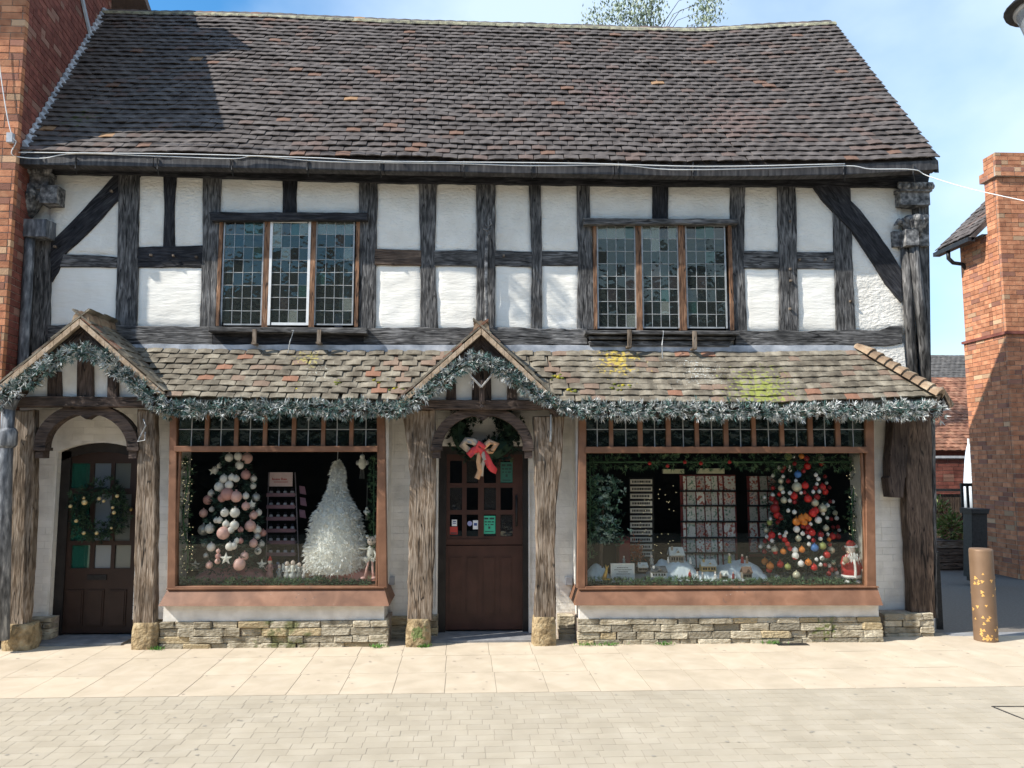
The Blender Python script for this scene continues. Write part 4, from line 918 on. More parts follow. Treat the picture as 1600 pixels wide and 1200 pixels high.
# ------------------------------------------------------------------ left and right brick neighbours
corner = P(22, 300, -.05); xlc = corner.x; backp = P(174, 10, 2.45)
LB = thing('brick_building', 'tall red brick building joined to the left end of the timbered shop', 'building', (xlc, -.05, 0))
uvec = V((backp.x-xlc, backp.y+.05, 0)).normalized(); LEN = (V((backp.x, backp.y, 0))-V((xlc, -.05, 0))).length
nr_ = V((uvec.y, -uvec.x, 0))
ZT = 7.35; slopeL = .62; APX = 1.95
def topz(d): y = -.05+d*uvec.y; return ZT+slopeL*(y+.40) if y < APX else ZT+slopeL*(2*APX+.40-y)
m_ = MB(); prof = [(0, 0), (LEN, 0), (LEN, topz(LEN)), ((APX+.05)/uvec.y, ZT+slopeL*(APX+.4)), (0, topz(0))]
O = V((xlc, -.05, 0))-nr_*.008; f_ = [O+uvec*a+V((0, 0, z)) for a, z in prof]; bk_ = [p+V((-7, 0, 0)) for p in f_]
m_.add(f_+bk_, [(0, 1, 2, 3, 4), (9, 8, 7, 6, 5)]+[(i, i+5, (i+1) % 5+5, (i+1) % 5) for i in range(5)])
m_.v = [(a, b+(.008 if b < 0 else 0), c) for a, b, c in m_.v]
lw = m_.build('wall', MO, LB)
def faceview(M):
    p = M.translation-CAM; d = max(.1, p.dot(fw)); X = p.dot(rt)/d; Y = p.dot(up)/d
    return (0 if -.69 < X < .69 and abs(Y) < .52 else 100)+p.length
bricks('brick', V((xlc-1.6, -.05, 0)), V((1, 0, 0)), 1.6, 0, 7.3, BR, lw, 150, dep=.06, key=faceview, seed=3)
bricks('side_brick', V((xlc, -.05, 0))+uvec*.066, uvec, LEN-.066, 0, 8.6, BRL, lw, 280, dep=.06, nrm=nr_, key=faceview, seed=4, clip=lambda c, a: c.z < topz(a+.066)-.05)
# its roof with overhanging eaves and a chimney, above the frame
m_ = MB(); yl = [(-.42, ZT-.02), (APX, ZT+slopeL*(APX+.4)), (4.4, ZT+slopeL*(2*APX+.4-4.4))]
for (ya, za), (yb_, zb_) in zip(yl, yl[1:]):
    x0, x1 = xlc-7, xlc+.03
    m_.hexa([(x0, ya, za), (x1, ya, za), (x1, yb_, zb_), (x0, yb_, zb_), (x0, ya, za+.12), (x1, ya, za+.12), (x1, yb_, zb_+.12), (x0, yb_, zb_+.12)])
m_.build('roof', RT, LB)
m_ = MB(); zc1 = ZT+slopeL*(1.0+.4); m_.box(xlc-.55, xlc+.0, .85, 1.30, zc1-.3, zc1+.62); m_.box(xlc-.6, xlc+.04, .80, 1.35, zc1+.62, zc1+.72); m_.build('chimney', BRL, LB)
# lead flashing stepped along the roof junction
for k in range(30):
    t0, t1 = k/30, (k+1)/30; a, b = eave[0].lerp(ridge[0], t0), eave[0].lerp(ridge[0], t1)
    def onw(y): return xlc+(y+.05)*uvec.x/uvec.y
    q = MB(); xa, xb = onw(a.y)+.003, onw(b.y)+.003
    q.hexa([(xa, a.y, a.z-.02), (xa+.11, a.y, a.z+.035), (xb+.11, b.y, b.z+.035), (xb, b.y, b.z-.02), (xa, a.y, a.z+.14), (xa+.012, a.y, a.z+.14), (xb+.012, b.y, a.z+.19), (xb, b.y, a.z+.19)])
    q.build('step_flashing', LEAD, LB)
m_ = MB(); pa, pb_ = P(74, -6, 1.2), P(108, 38, 1.6)
m_.hexa([(onw(.9)+.01, .9, 8.0), (onw(1.0)+.01, 1.0, 8.0), (onw(1.75)+.01, 1.75, 7.35), (onw(1.65)+.01, 1.65, 7.35), (onw(.9)+.03, .9, 8.02), (onw(1.0)+.03, 1.0, 8.02), (onw(1.75)+.03, 1.75, 7.37), (onw(1.65)+.03, 1.65, 7.37)]); m_.build('lead_strip', LEAD, LB)
# downpipe at the far left
m_ = MB(); m_.tube([P(13, 640, -.16), P(9, 720, -.16), P(4, 1000, -.16)], .06, 12); m_.lathe([(.062, 0), (.085, .03), (.085, .16), (.062, .2)], tuple(P(11, 700, -.16)), 12); m_.lathe([(.03, 0), (.08, .18), (.10, .2)], tuple(P(13, 655, -.16)), 12)
tag(m_.build('downpipe', PIPE, smooth=True, loc=P(4, 1000, -.16)), 'grey cast iron rainwater pipe beside the leftmost porch post', 'drainpipe')

# right neighbour with chimney
YC = 3.9; XC = P(1575, 560, YC).x; ycb = YC+1.05
RB = thing('brick_building', 'orange brick building with tall chimney across the alley on the right', 'building', (XC, YC, 0))
zt = P(1575, 238, YC).z; zw = P(1575, 330, YC).z; zs_ = P(1576, 522, YC).z
m_ = MB(); m_.box(XC+.008, XC+6, YC+.008, YC+1.1, 0, zs_); rw = m_.build('wall', MO, RB)
m_ = MB(); m_.box(XC+.008, XC+6, YC+.45, YC+1.06, zs_, zw-.25); m_.build('upper_wall', MO, RB)
ex = V((1, 0, 0)); ey = V((0, -1, 0)); nl_ = V((-1, 0, 0))
bricks('brick', V((XC, YC, 0)), ex, .9, 0, zs_, BR, rw, 90, dep=.05, key=faceview, seed=8)
bricks('side_brick', V((XC, YC+1.10, 0)), ey, 1.045, 0, zs_, BR, rw, 280, dep=.05, nrm=nl_, key=faceview, seed=9)
m_ = MB(); m_.box(XC-.03, XC+.9, YC-.03, YC+1.12, zs_, zs_+.045); m_.build('string_course', BRL, RB)
xc2 = XC+.0
bricks('upper_brick', V((xc2, YC+1.05, 0)), ey, .74, zs_+.05, zw-.3, BR, rw, 200, dep=.05, nrm=nl_, key=faceview, seed=10)
m_ = MB(); m_.box(xc2+.008, xc2+.9, YC+.01, YC+.31, zs_+.05, zt); chim = m_.build('chimney', MO, RB)
bricks('chimney_brick', V((xc2, YC, 0)), ex, .6, zs_+.05, zt, BR, chim, 120, dep=.05, key=faceview, seed=12)
bricks('chimney_side_brick', V((xc2, YC+.31, 0)), ey, .255, zs_+.05, zt, BR, chim, 240, dep=.05, nrm=nl_, key=faceview, seed=13)
for (dz0, dz1, o) in ((-.42, -.27, .05), (-.27, 0, -.0)):
    if o > 0:
        m_ = MB(); m_.box(xc2-o+.004, xc2+.9, YC-o+.004, YC+.31+o, zt+dz0, zt+dz1); m_.build('chimney_band', MO, RB)
        bricks('band_brick', V((xc2-o, YC-o, 0)), ex, .6, zt+dz0, zt+dz1, BR, chim, 20, dep=.03, seed=14); bricks('band_side_brick', V((xc2-o, YC+.31+o, 0)), ey, .275+2*o, zt+dz0, zt+dz1, BR, chim, 20, dep=.03, nrm=nl_, seed=15)
# its roof falling to the left
e0 = V((XC-.28, YC+1.15, zw-.32)); e1 = V((XC-.28, YC+.3, zw-.32)); r0 = V((XC+1.9, YC+1.15, zw+1.75)); r1 = V((XC+1.9, YC+.3, zw+1.75))
e0 = V((XC-.28, YC+1.3, e0.z)); r0 = V((r0.x, YC+1.3, r0.z))
m_ = MB(); m_.add([e1, e0, r0, r1, e1+V((0, 0, -.1)), e0+V((0, 0, -.1)), r0+V((0, 0, -.1)), r1+V((0, 0, -.1))], [(0, 1, 2, 3), (4, 7, 6, 5), (0, 4, 5, 1), (3, 7, 4, 0), (1, 5, 6, 2)]); rr2 = m_.build('roof', RT, RB)
tiles('roof_tile', curve([e1, e0]), curve([r1, r0]), 22, RT, rr2, 60, tw=.165, lift=.015)
m_ = MB(); m_.box(XC-.34, XC-.22, YC+.3, YC+1.3, zw-.42, zw-.35); m_.build('gutter', IRON, RB)
m_ = MB(); q = V((XC-.28, YC+.95, zw-.42)); m_.tube([q, q+V((0, 0, -.12)), q+V((.08, 0, -.2)), q+V((.24, 0, -.22)), q+V((.3, 0, -.3))], .035, 8); m_.build('gutter_elbow', IRON, RB, smooth=True)

# ------------------------------------------------------------------ alley background
def simple_building(name, lab, x0, x1, y0, y1, zh, zr, wm, rm, nt_, rows, seed):
    b = thing(name, lab, 'building', ((x0+x1)/2, y0, 0)); m_ = MB(); m_.box(x0, x1, y0, y1, 0, zh); m_.build('wall', wm, b)
    ym = (y0+y1)/2; m_ = MB(); m_.add([(x0-.2, y0-.25, zh), (x1+.2, y0-.25, zh), (x1+.2, ym, zr), (x0-.2, ym, zr), (x0-.2, y1+.2, zh), (x1+.2, y1+.2, zh)], [(0, 1, 2, 3), (3, 2, 5, 4), (0, 3, 4), (1, 5, 2)])
    r = m_.build('roof', rm, b); tiles('roof_tile', curve([V((x0-.2, y0-.25, zh)), V((x1+.2, y0-.25, zh))]), curve([V((x0-.2, ym, zr)), V((x1+.2, ym, zr))]), rows, rm, r, nt_, tw=.18, lift=.02, seed=seed, key=faceview)
    return b
RED = mat('red_roof_tile', [(.12, .05, .032), (.22, .10, .06), (.30, .16, .10)], scale=8, rough=.9, isl=.3)
GRY = mat('grey_roof_tile', [(.07, .065, .06), (.12, .11, .10)], scale=8, rough=.9, isl=.2)
yb_ = 9.0; p1, p2 = P(1430, 705, yb_-.25), P(1640, 705, yb_-.25); pr = P(1500, 600, yb_+2.4)
sb1 = simple_building('red_roofed_building', 'low brick building with sagging red tiled roof at the end of the alley', p1.x, p2.x+1, yb_, yb_+4.8, p1.z, pr.z+.1, BRL, RED, 120, 26, 21)
yb2 = 16.; q1, q2 = P(1440, 625, yb2), P(1530, 620, yb2); qr = P(1500, 557, yb2+3)
sb2 = simple_building('grey_roofed_building', 'distant building with a plain grey brown tiled roof behind the red one', q1.x-2, q2.x+4, yb2, yb2+6, q1.z, qr.z, PL, GRY, 60, 26, 22)
# small gabled dormer beside the pentice
bd_ = thing('porch_canopy', 'small white and brown gabled canopy seen past the end of the shop', 'canopy', P(1475, 640, 7.5))
for pts, mm_, nm in (([(1452, 640), (1474, 604), (1492, 632), (1488, 637), (1474, 612), (1458, 645)], wood(0, 'oak'), 'barge_board'), ([(1462, 645), (1474, 614), (1487, 640)], PL, 'gable_panel'), ([(1471, 645), (1471, 618), (1476, 618), (1476, 645)], wood(0, 'black'), 'gable_post')):
    m_ = MB(); k_ = {'barge_board': 0, 'gable_panel': .08, 'gable_post': .05}[nm]; m_.prism(PP(pts, 7.5), 7.5+k_, 7.9+k_); m_.build(nm, mm_, bd_)
# brick garden wall with coping
wy = 7.6; a, b = P(1440, 716, wy), P(1545, 770, wy); GW = thing('garden_wall', 'brick wall with pale coping under the red roof in the alley', 'wall', (a.x, wy, 0))
m_ = MB(); m_.box(a.x, b.x, wy+.008, wy+.2, 0, a.z); gwm = m_.build('wall_body', MO, GW); m_ = MB(); m_.box(a.x, b.x, wy-.04, wy+.24, a.z, a.z+.05); m_.build('coping', LEAD, GW)
bricks('brick', V((a.x, wy, 0)), ex, b.x-a.x, 0, a.z, BRL, gwm, 150, dep=.04, key=faceview, seed=31)
# timber fence boards and rail
fy = 6.4; FN = thing('board_fence', 'brown upright board fence behind the planter in the alley', 'fence', P(1490, 860, fy))
for k in range(9):
    px = 1462+k*8; m_ = MB(); m_.pbox(px, 772, px+7, 868, fy, fy+.03); m_.build('board', wood(0, 'brown'), FN)
m_ = MB(); m_.pbox(1460, 764, 1522, 768, fy-.04, fy); m_.build('rail', IRON, FN)
RL = thing('iron_railing', 'black iron railing rising beside the bin', 'railing', P(1515, 880, 5.2))
for px in (1506, 1515, 1524): m_ = MB(); m_.pbox(px-1.5, 757, px+1.5, 860, 5.2, 5.23); m_.build('baluster', IRON, RL)
m_ = MB(); m_.pbox(1502, 755, 1530, 760, 5.19, 5.24); m_.build('handrail', IRON, RL)
# folded parasol
pz = P(1520, 800, 5.9); pt_ = P(1518, 692, 5.9); PAR = thing('parasol', 'folded white parasol standing against the brick chimney building', 'parasol', (pz.x, pz.y, 0))
m_ = MB(); h_ = pt_.z-pz.z; m_.lathe([(.13, 0), (.12, h_*.4), (.08, h_*.75), (.05, h_*.9), (.015, h_)], (pz.x, pz.y, pz.z), 24, lob=.18, nl=6); m_.build('canopy', flat('canvas', (.62, .66, .70), .9), PAR, smooth=True)
m_ = MB(); m_.tube([(pz.x, pz.y, 0), (pz.x, pz.y, pt_.z+.08)], .022, 8); m_.build('pole', WMET, PAR)
# planter with shrub
py_ = 5.0; PLN = thing('planter', 'slatted wooden planter box in the alley beyond the corner post', 'planter', P(1490, 905, py_))
m_ = MB(); m_.pbox(1455, 845, 1513, 905, py_, py_+.5); m_.build('box', wood(90, 'brown'), PLN)
for k in range(5): m_ = MB(); m_.pbox(1455, 847+k*11, 1513, 856+k*11, py_-.02, py_); m_.build('slat', wood(90, 'oak' if k == 0 else 'brown'), PLN)
leafm = [flat('shrub_leaf', (.10, .15, .03), .7), flat('shrub_leaf_light', (.26, .28, .10), .7), flat('shrub_leaf_red', (.22, .10, .06), .7)]
def shrub(lab, px, py, Y, rx, rz, n, ln=.1):
    c = P(px, py, Y); mb = MB()
    for k in range(n):
        d = V((random.gauss(0, 1), random.gauss(0, 1), random.gauss(0, 1))).normalized(); p = c+V((d.x*rx, d.y*rx*.6, d.z*rz))*random.random()**.4
        mb.blade(p, d+V((0, 0, .3)), random.uniform(.5, 1)*ln, ln*.35, random.choice((0, 0, 1, 1, 2)))
    t_ = thing('shrub', lab, 'shrub', (c.x, c.y, c.z-rz)); mb.build('foliage', leafm, t_); s_ = MB()
    for k in range(6): s_.tube([(c.x, c.y, c.z-rz), (c.x+random.uniform(-.5, .5)*rx, c.y, c.z+random.uniform(0, .5)*rz)], .01, 4)
    s_.build('stem', wood(0, 'brown'), t_)
shrub('bushy green shrub growing in the slatted planter', 1488, 825, py_+.25, .22, .28, 900)
shrub('small leafy shrub with reddish tips beside the fence', 1470, 805, 5.6, .16, .3, 400)
# black bin
BN = thing('litter_bin', 'square black litter bin standing against the orange brick building', 'bin', P(1525, 905, 3.35))
m_ = MB(); m_.prism(PP([(1519, 802), (1543, 802), (1544, 903), (1520, 903)], 3.3), 3.3, 3.52, .01); m_.build('body', IRON, BN)
m_ = MB(); m_.prism(PP([(1517, 795), (1546, 795), (1544, 803), (1518, 803)], 3.28), 3.26, 3.56, .01); m_.build('lid', IRON, BN)
m_ = MB(); m_.pbox(1521, 903, 1541, 909, 3.34, 3.5); m_.build('plinth', IRON, BN)
# thin sign edge fixed to house corner
m_ = MB(); m_.pbox(1464, 862, 1471, 985, .5, .55); m_.build('dark_side_post', IRON, H)
# perforated steel bollard
bx = P(1541, 1004, -.02); BO = thing('bollard', 'rust brown round steel bollard with leaf shaped cut outs', 'bollard', (bx.x, bx.y, 0))
m_ = MB(); hB = P(1541, 857, -.02).z; R0 = .112
m_.lathe([(R0+.002, -.02), (R0, .01), (R0, hB-.02), (R0-.006, hB), (R0-.03, hB+.002)], (bx.x, bx.y, 0), 32); m_.build('tube', mat('corten', [(.17, .105, .062), (.22, .14, .085)], scale=6, rough=.55, bump=.05, bs=60, metal=.2), BO, smooth=True)
lm = flat('lit_cut_out_amber', (.60, .34, .10), .6)  # light in the leaf cut-outs, painted as flat amber patches
rnd = random.Random(4)
for k in range(52):
    z = hB*.74*(rnd.random()**1.7)+.03; an = rnd.uniform(0, 2*math.pi) if k > 26 else rnd.uniform(-2.7, -.4); sz = rnd.uniform(.013, .023); tl = rnd.uniform(-.7, .7)
    pts = []
    for t in range(8):
        a_ = t*math.pi/4; r_ = sz*(.75+.35*math.cos(3*a_)); uu, vv = r_*math.cos(a_+tl), r_*math.sin(a_+tl); aa = an+uu/R0
        pts.append((bx.x+(R0+.0015)*math.cos(aa), bx.y+(R0+.0015)*math.sin(aa), z+vv))
    q = MB(); cc = V((bx.x+(R0+.0015)*math.cos(an), bx.y+(R0+.0015)*math.sin(an), z)); q.add([cc]+pts, [(0, 1+i, 1+(i+1) % 8) for i in range(8)]); q.build('leaf_cut_out', lm, BO)
# street lantern top right
LN = thing('street_lantern', 'street lantern with dark hood cut off by the top right corner of the picture', 'lantern', P(1640, 60, -3.5))
lc = P(1640, 10, -3.5)
m_ = MB(); m_.lathe([(.245, 0), (.25, .015), (.235, .03), (.12, .12), (.03, .17)], tuple(lc), 28); m_.build('hood', IRON, LN, smooth=True)
m_ = MB(); m_.lathe([(.09, -.30), (.125, -.22), (.185, -.015), (.19, 0)], tuple(lc), 28); m_.build('glass_bowl', glass('lamp_glass', (.8, .85, .9), .03, op=.35, opc=(.6, .65, .7)), LN, smooth=True)
m_ = MB(); m_.lathe([(.195, -.02), (.2, .0)], tuple(lc), 28); m_.lathe([(.02, -.36), (.09, -.30)], tuple(lc), 16); m_.build('ring', LEAD, LN, smooth=True)
m_ = MB(); m_.tube([(lc.x, lc.y, lc.z+.16), (lc.x, lc.y, lc.z+.4), (lc.x+1.5, lc.y, lc.z+.6), (lc.x+3.2, lc.y, lc.z+.3), (lc.x+3.2, lc.y, 0)], .035, 8); m_.build('pole', IRON, LN, smooth=True)

# cables
def cable(pts, r, lab, loc=None):
    q = MB(); P3 = [P(a, b, c) for a, b, c in pts]
    sm = []
    for i in range(len(P3)-1):
        p0, p1, p2, p3 = P3[max(0, i-1)], P3[i], P3[i+1], P3[min(len(P3)-1, i+2)]
        for k in range(5):
            t = k/5; sm.append(.5*((2*p1)+(p2-p0)*t+(2*p0-5*p1+4*p2-p3)*t*t+(3*p1-p0-3*p2+p3)*t**3))
    sm.append(P3[-1]); q.tube(sm, r, 6); return tag(q.build('cable', CABLE, smooth=True, loc=P3[0]), lab, 'cable')
Yc = -.0
cable([(-6, 60, -.1), (3, 130, -.09), (12, 185, -.09), (20, 215, -.08), (25, 222, -.06), (18, 240, -.05), (35, 246, -.02), (70, 247, Yc), (118, 240, Yc), (246, 244, Yc), (362, 248, Yc), (400, 244, Yc), (500, 252, Yc), (594, 254, Yc), (725, 256, Yc), (830, 259, Yc), (966, 258, Yc), (1050, 265, Yc), (1200, 263, Yc), (1322, 259, Yc), (1360, 264, Yc), (1427, 265, Yc), (1450, 275, Yc), (1520, 296, -.3), (1640, 322, -.8)], .005, 'white cable looping along the gutter and away over the alley')
cable([(22, 238, -.01), (120, 239, -.01), (300, 241, -.01), (500, 247, -.01), (600, 252, -.01), (900, 255, -.01), (1100, 260, -.01), (1320, 256, -.01)], .005, 'thin upper cable lying straight along the top of the gutter')
m_ = MB(); c = P(17, 216, -.07); m_.box(c.x-.03, c.x+.03, c.y-.03, c.y+.03, c.z-.05, c.z+.05); tag(m_.build('junction_box', LEAD, loc=c), 'small grey junction box on the left brick corner by the cable', 'junction box')

# ------------------------------------------------------------------ tree behind the ridge
birch = [flat('birch_leaf', (.12, .16, .09), .7), flat('birch_leaf_pale', (.30, .34, .24), .7)]
tb = P(1015, 60, 7.0); TR = thing('birch_tree', 'wispy birch tree whose top shows above the ridge of the shop roof', 'tree', (tb.x, 7, 0))
tk = MB(); tk.tube([(tb.x, 7, 0), (tb.x+.1, 7, 4), (tb.x, 7, 8), (tb.x+.15, 7, tb.z+.3)], .1, 8, rr=[.16, .12, .07, .02]); 
lv = MB(); rnd = random.Random(11)
tips = []
for (px, py, s) in ((920, 30, 1), (935, 22, 1), (950, 25, 1), (962, 12, 1), (975, 8, 1.2), (968, 30, 1.3), (985, 20, 1.4), (1000, 10, 1.5), (1010, 25, 1.5), (1020, 5, 1.4), (1030, 5, 1.2), (995, 36, 1.6), (1022, 34, 1.3), (1000, -15, 1.6), (1025, -25, 1.5), (975, -20, 1.3), (1090, 5, 1.0), (1102, 15, 1.2), (1110, 0, 1.2), (1098, 32, 1.3), (1115, 30, 1.2), (1106, -15, 1.3)):
    c = P(px, py, 7.0); tips.append(c); b0 = V((tb.x, 7, c.z-1.2))
    tk.tube([b0, (b0+c)/2+V((0, 0, .35)), c], .01, 4, rr=[.012, .006, .003])
    for k in range(int(90*s)):
        p = c+V((rnd.gauss(0, .10), rnd.gauss(0, .25), rnd.gauss(0, .13))); lv.blade(p, V((rnd.gauss(0, .5), rnd.gauss(0, .5), -1)), rnd.uniform(.05, .09), .038, rnd.randrange(2))
for k in range(900):      # lower crown hidden behind the roof
    lv.blade(V((tb.x+rnd.gauss(0, .7), 7+rnd.gauss(0, .7), rnd.uniform(4, tb.z-1.2))), V((rnd.gauss(0, .5), rnd.gauss(0, .5), -1)), .07, .035, rnd.randrange(2))
lv.build('crown', birch, TR); tk.build('trunk', wood(0, 'grey'), TR)

# ------------------------------------------------------------------ garlands
gcol = [flat('frost_teal', (.085, .16, .145), .7), flat('frost_grey', (.25, .27, .26), .7), flat('frost_white', (.55, .56, .54), .7), flat('spruce_dark', (.02, .045, .035), .8)]
def garland(pts, r, dens, mats, name, lab, cat='garland', ln=.07, wd=.008, wts=(4, 4, 3, 3), fwd=.3, parent=None, group=None, tuft=11, jitr=1., core=.12):
    pts = [V(p) for p in pts]; mb = MB(); seg = [(pts[i+1]-pts[i]).length for i in range(len(pts)-1)]
    ws = [i for i, q in enumerate(wts) for _ in range(q)]
    for i, sl in enumerate(seg):
        t_ = (pts[i+1]-pts[i]).normalized()
        for k in range(int(sl*dens)):
            p = pts[i].lerp(pts[i+1], random.random()); fz = 1+.55*nz(p.x*4.3, p.z*4.3, 5)+.3*nz(p.x*13, p.z*13, 9); p.z += .02*nz(p.x*2.1, 4, 2); a = random.uniform(0, 2*math.pi)
            u = t_.cross(V((0, 1, 0))); u = u.normalized() if u.length > .1 else V((1, 0, 0)); v_ = t_.cross(u)
            d = u*math.cos(a)+v_*math.sin(a); c = p+d*r*fz*random.uniform(.2, 1)*jitr; mi = random.choice(ws)
            ax = (d+V((random.gauss(0, .5), random.gauss(0, .4)-fwd, random.gauss(0, .5)-.1))).normalized()
            for q in range(tuft):
                dd = (ax+V((random.gauss(0, .55), random.gauss(0, .55), random.gauss(0, .55)))).normalized()
                mb.blade(c, dd, ln*random.uniform(.55, 1.1), wd, mi if random.random() < .75 else random.choice(ws))
    core_ = MB(); 
    mb.tube(pts, r*core, 6, mi=len(mats)-1)
    return tag(mb.build(name, mats, loc=pts[0]), lab, cat, group)
GY = -.26
def gp(l, Y=GY): return [P(a, b, Y) for a, b in l]
garland(gp([(-12, 632), (15, 610), (50, 590), (85, 565), (125, 545), (165, 562), (200, 590), (232, 615), (250, 632)], GY), .075, 250, gcol, 'frosted_garland', 'frosted teal garland framing the left porch gable')
garland(gp([(248, 636), (300, 640), (350, 636), (400, 641), (450, 637), (500, 640), (560, 638), (625, 641)], GY+.02), .085, 250, gcol, 'frosted_garland', 'frosted garland along the eaves above the pink and white window')
garland(gp([(622, 640), (650, 622), (685, 600), (720, 575), (752, 560), (785, 577), (815, 600), (850, 625), (880, 634)], GY), .075, 250, gcol, 'frosted_garland', 'frosted garland framing the middle porch gable')
garland(gp([(876, 636), (930, 640), (990, 643), (1050, 640), (1110, 644), (1170, 641), (1230, 645), (1290, 641), (1350, 644), (1410, 640), (1470, 640)], GY+.02), .085, 250, gcol, 'frosted_garland', 'frosted garland along the eaves above the red and white window', wts=(3, 5, 4, 2))
# wreaths
wg = [flat('wreath_green', (.015, .04, .022), .8), flat('wreath_green_light', (.04, .085, .04), .8), flat('wreath_dark', (.008, .018, .012), .8)]
def ring(px, py, Y, rx, ry, n=28, a0=0, a1=2*math.pi): 
    c = P(px, py, Y); k = (Y+8)/1200
    return [c+V((rx*k*math.cos(a0+(a1-a0)*i/n), 0, ry*k*math.sin(a0+(a1-a0)*i/n))) for i in range(n+1)]
W_ = thing('wreath', 'round green fir wreath with small gold baubles on the left dark door', 'wreath', P(155, 800, Yd-.1))
o = garland(ring(155, 798, Yd-.1, 34, 34), .11, 260, wg, 'greenery', None, None, ln=.06, wd=.008, wts=(3, 3, 2)); o.parent = W_; o.location = o.location-W_.location
gold = flat('gold_bauble', (.55, .42, .2), .3, .3); mb0_ = MB()
for (px, py, s) in ((132, 785, 9), (110, 791, 6), (131, 778, 5), (155, 779, 6), (183, 775, 6), (176, 793, 5), (178, 801, 6), (119, 814, 6), (131, 833, 6), (151, 833, 6), (162, 783, 5), (174, 825, 4)):
    q = MB(); q.ball(P(px, py, Yd-.21), s*.0033, 10, 6); q.build('bauble', gold, W_, smooth=True)
W2_ = thing('wreath', 'dark fir wreath under the middle porch arch with a red and gold bow', 'wreath', P(757, 680, .1))
o = garland(ring(757, 672, YW-.1, 41, 38, 26, -R(250), R(70)), .14, 420, wg[::-1], 'greenery', None, None, ln=.055, wd=.012, wts=(5, 1, 3), core=.6); o.parent = W2_; o.location = o.location-W2_.location
red = flat('red_ribbon', (.55, .045, .05), .4); gry_ = flat('silver_ribbon', (.40, .34, .28), .35, .3); gld = flat('gold_ribbon', (.55, .32, .18), .35, .3)
def ribbon(pts, wd_, m, par, Y):
    q = MB(); p3 = [P(a, b, Y+c) for a, b, c in pts]; vs = []
    for i, p in enumerate(p3):
        t = (p3[min(i+1, len(p3)-1)]-p3[max(0, i-1)]).normalized(); n_ = t.cross(V((0, 1, 0))).normalized()*(wd_/2); off = V((0, .012*math.sin(i*2.1), 0)); vs += [p+n_+off, p-n_-off, p-n_-off+V((0, .006, 0)), p+n_+off+V((0, .006, 0))]
    q.add(vs, [(i*4+a, i*4+(a+1) % 4, i*4+4+(a+1) % 4, i*4+4+a) for i in range(len(p3)-1) for a in range(4)]); q.build('ribbon', m, par, smooth=True)
Yr = .13
ribbon([(752, 700, 0), (740, 690, -.06), (728, 688, -.05), (722, 695, -.02), (735, 706, 0), (752, 704, 0)], .07, gry_, W2_, Yr)
ribbon([(752, 702, 0), (765, 690, -.06), (776, 694, -.04), (768, 705, 0), (752, 706, 0)], .06, gld, W2_, Yr)
ribbon([(752, 704, -.02), (760, 715, -.03), (766, 728, -.02), (772, 735, -.01), (770, 738, 0)], .075, red, W2_, Yr)
ribbon([(750, 700, -.03), (740, 704, -.05), (732, 712, -.04)], .07, red, W2_, Yr)
ribbon([(750, 706, -.02), (748, 722, -.03), (750, 735, -.01), (745, 748, 0)], .055, gld, W2_, Yr)
ribbon([(754, 706, -.03), (757, 718, -.04), (753, 730, -.02), (752, 744, 0)], .04, gry_, W2_, Yr)
ribbon([(758, 700, -.04), (748, 692, -.07), (744, 700, -.05), (754, 706, -.04)], .05, red, W2_, Yr)

# ------------------------------------------------------------------ shop window displays
firs = [flat('fir_dark', (.022, .055, .038), .8), flat('fir_mid', (.06, .12, .085), .8), flat('fir_black', (.01, .022, .016), .8)]
def firtree(lab, px, ytop, ybot, Y, rtop, rbot, n, mats=firs, wts=(3, 3, 2), ln=.07, trunk=True):
    t, b = P(px, ytop, Y), P(px, ybot, Y); T_ = thing('christmas_tree', lab, 'christmas tree', (b.x, Y, b.z-.05)); mb = MB(); ws = [i for i, q in enumerate(wts) for _ in range(q)]
    for k in range(n):
        u = random.random()**.8; r_ = rbot+(rtop-rbot)*(1-u); r_ = rtop+(rbot-rtop)*u; z = t.z+(b.z-t.z)*u; a = random.uniform(0, 2*math.pi); q = r_*random.uniform(.25, 1)*(1+.15*math.sin(u*34+a*2))
        c = V((b.x+q*math.cos(a), Y+q*math.sin(a), z)); ax = V((math.cos(a), math.sin(a), random.uniform(-.35, .25))); mi = random.choice(ws)
        for j in range(6): mb.blade(c, ax+V((random.gauss(0, .4), random.gauss(0, .4), random.gauss(0, .4))), ln*random.uniform(.6, 1.1), .009, mi)
    mb.build('foliage', mats, T_); q = MB(); q.tube([(b.x, Y, b.z-.04), (b.x, Y, t.z)], .02, 6); q.build('trunk', wood(0, 'brown'), T_)
    return T_, t, b
SPH = MB(); SPH.ball((0, 0, 0), 1, 12, 8); SPH.tube([(0, 0, .95), (0, 0, 1.25)], .16, 6)
_ball = {}
def bauble(c, r, key, m, lab, grp, name='bauble'):
    if key not in _ball: _ball[key] = SPH.mesh('bauble_'+key, m, smooth=True)
    o = place(name, _ball[key], Matrix.Translation(c) @ Matrix.Scale(r, 4)); tag(o, lab, 'bauble', grp); return o
def starmesh(m):
    q = MB(); pts = []
    for k in range(10): r_ = 1 if k % 2 == 0 else .42; a = math.pi/2+k*math.pi/5; pts.append((r_*math.cos(a), r_*math.sin(a)))
    vs = [(0, -.22, 0)]+[(a, 0, b) for a, b in pts]+[(0, .2, 0)]
    q.add(vs, [(0, 1+(k+1) % 10, 1+k) for k in range(10)]+[(11, 1+k, 1+(k+1) % 10) for k in range(10)]); return q.mesh('star', m)
ZSH = zs1
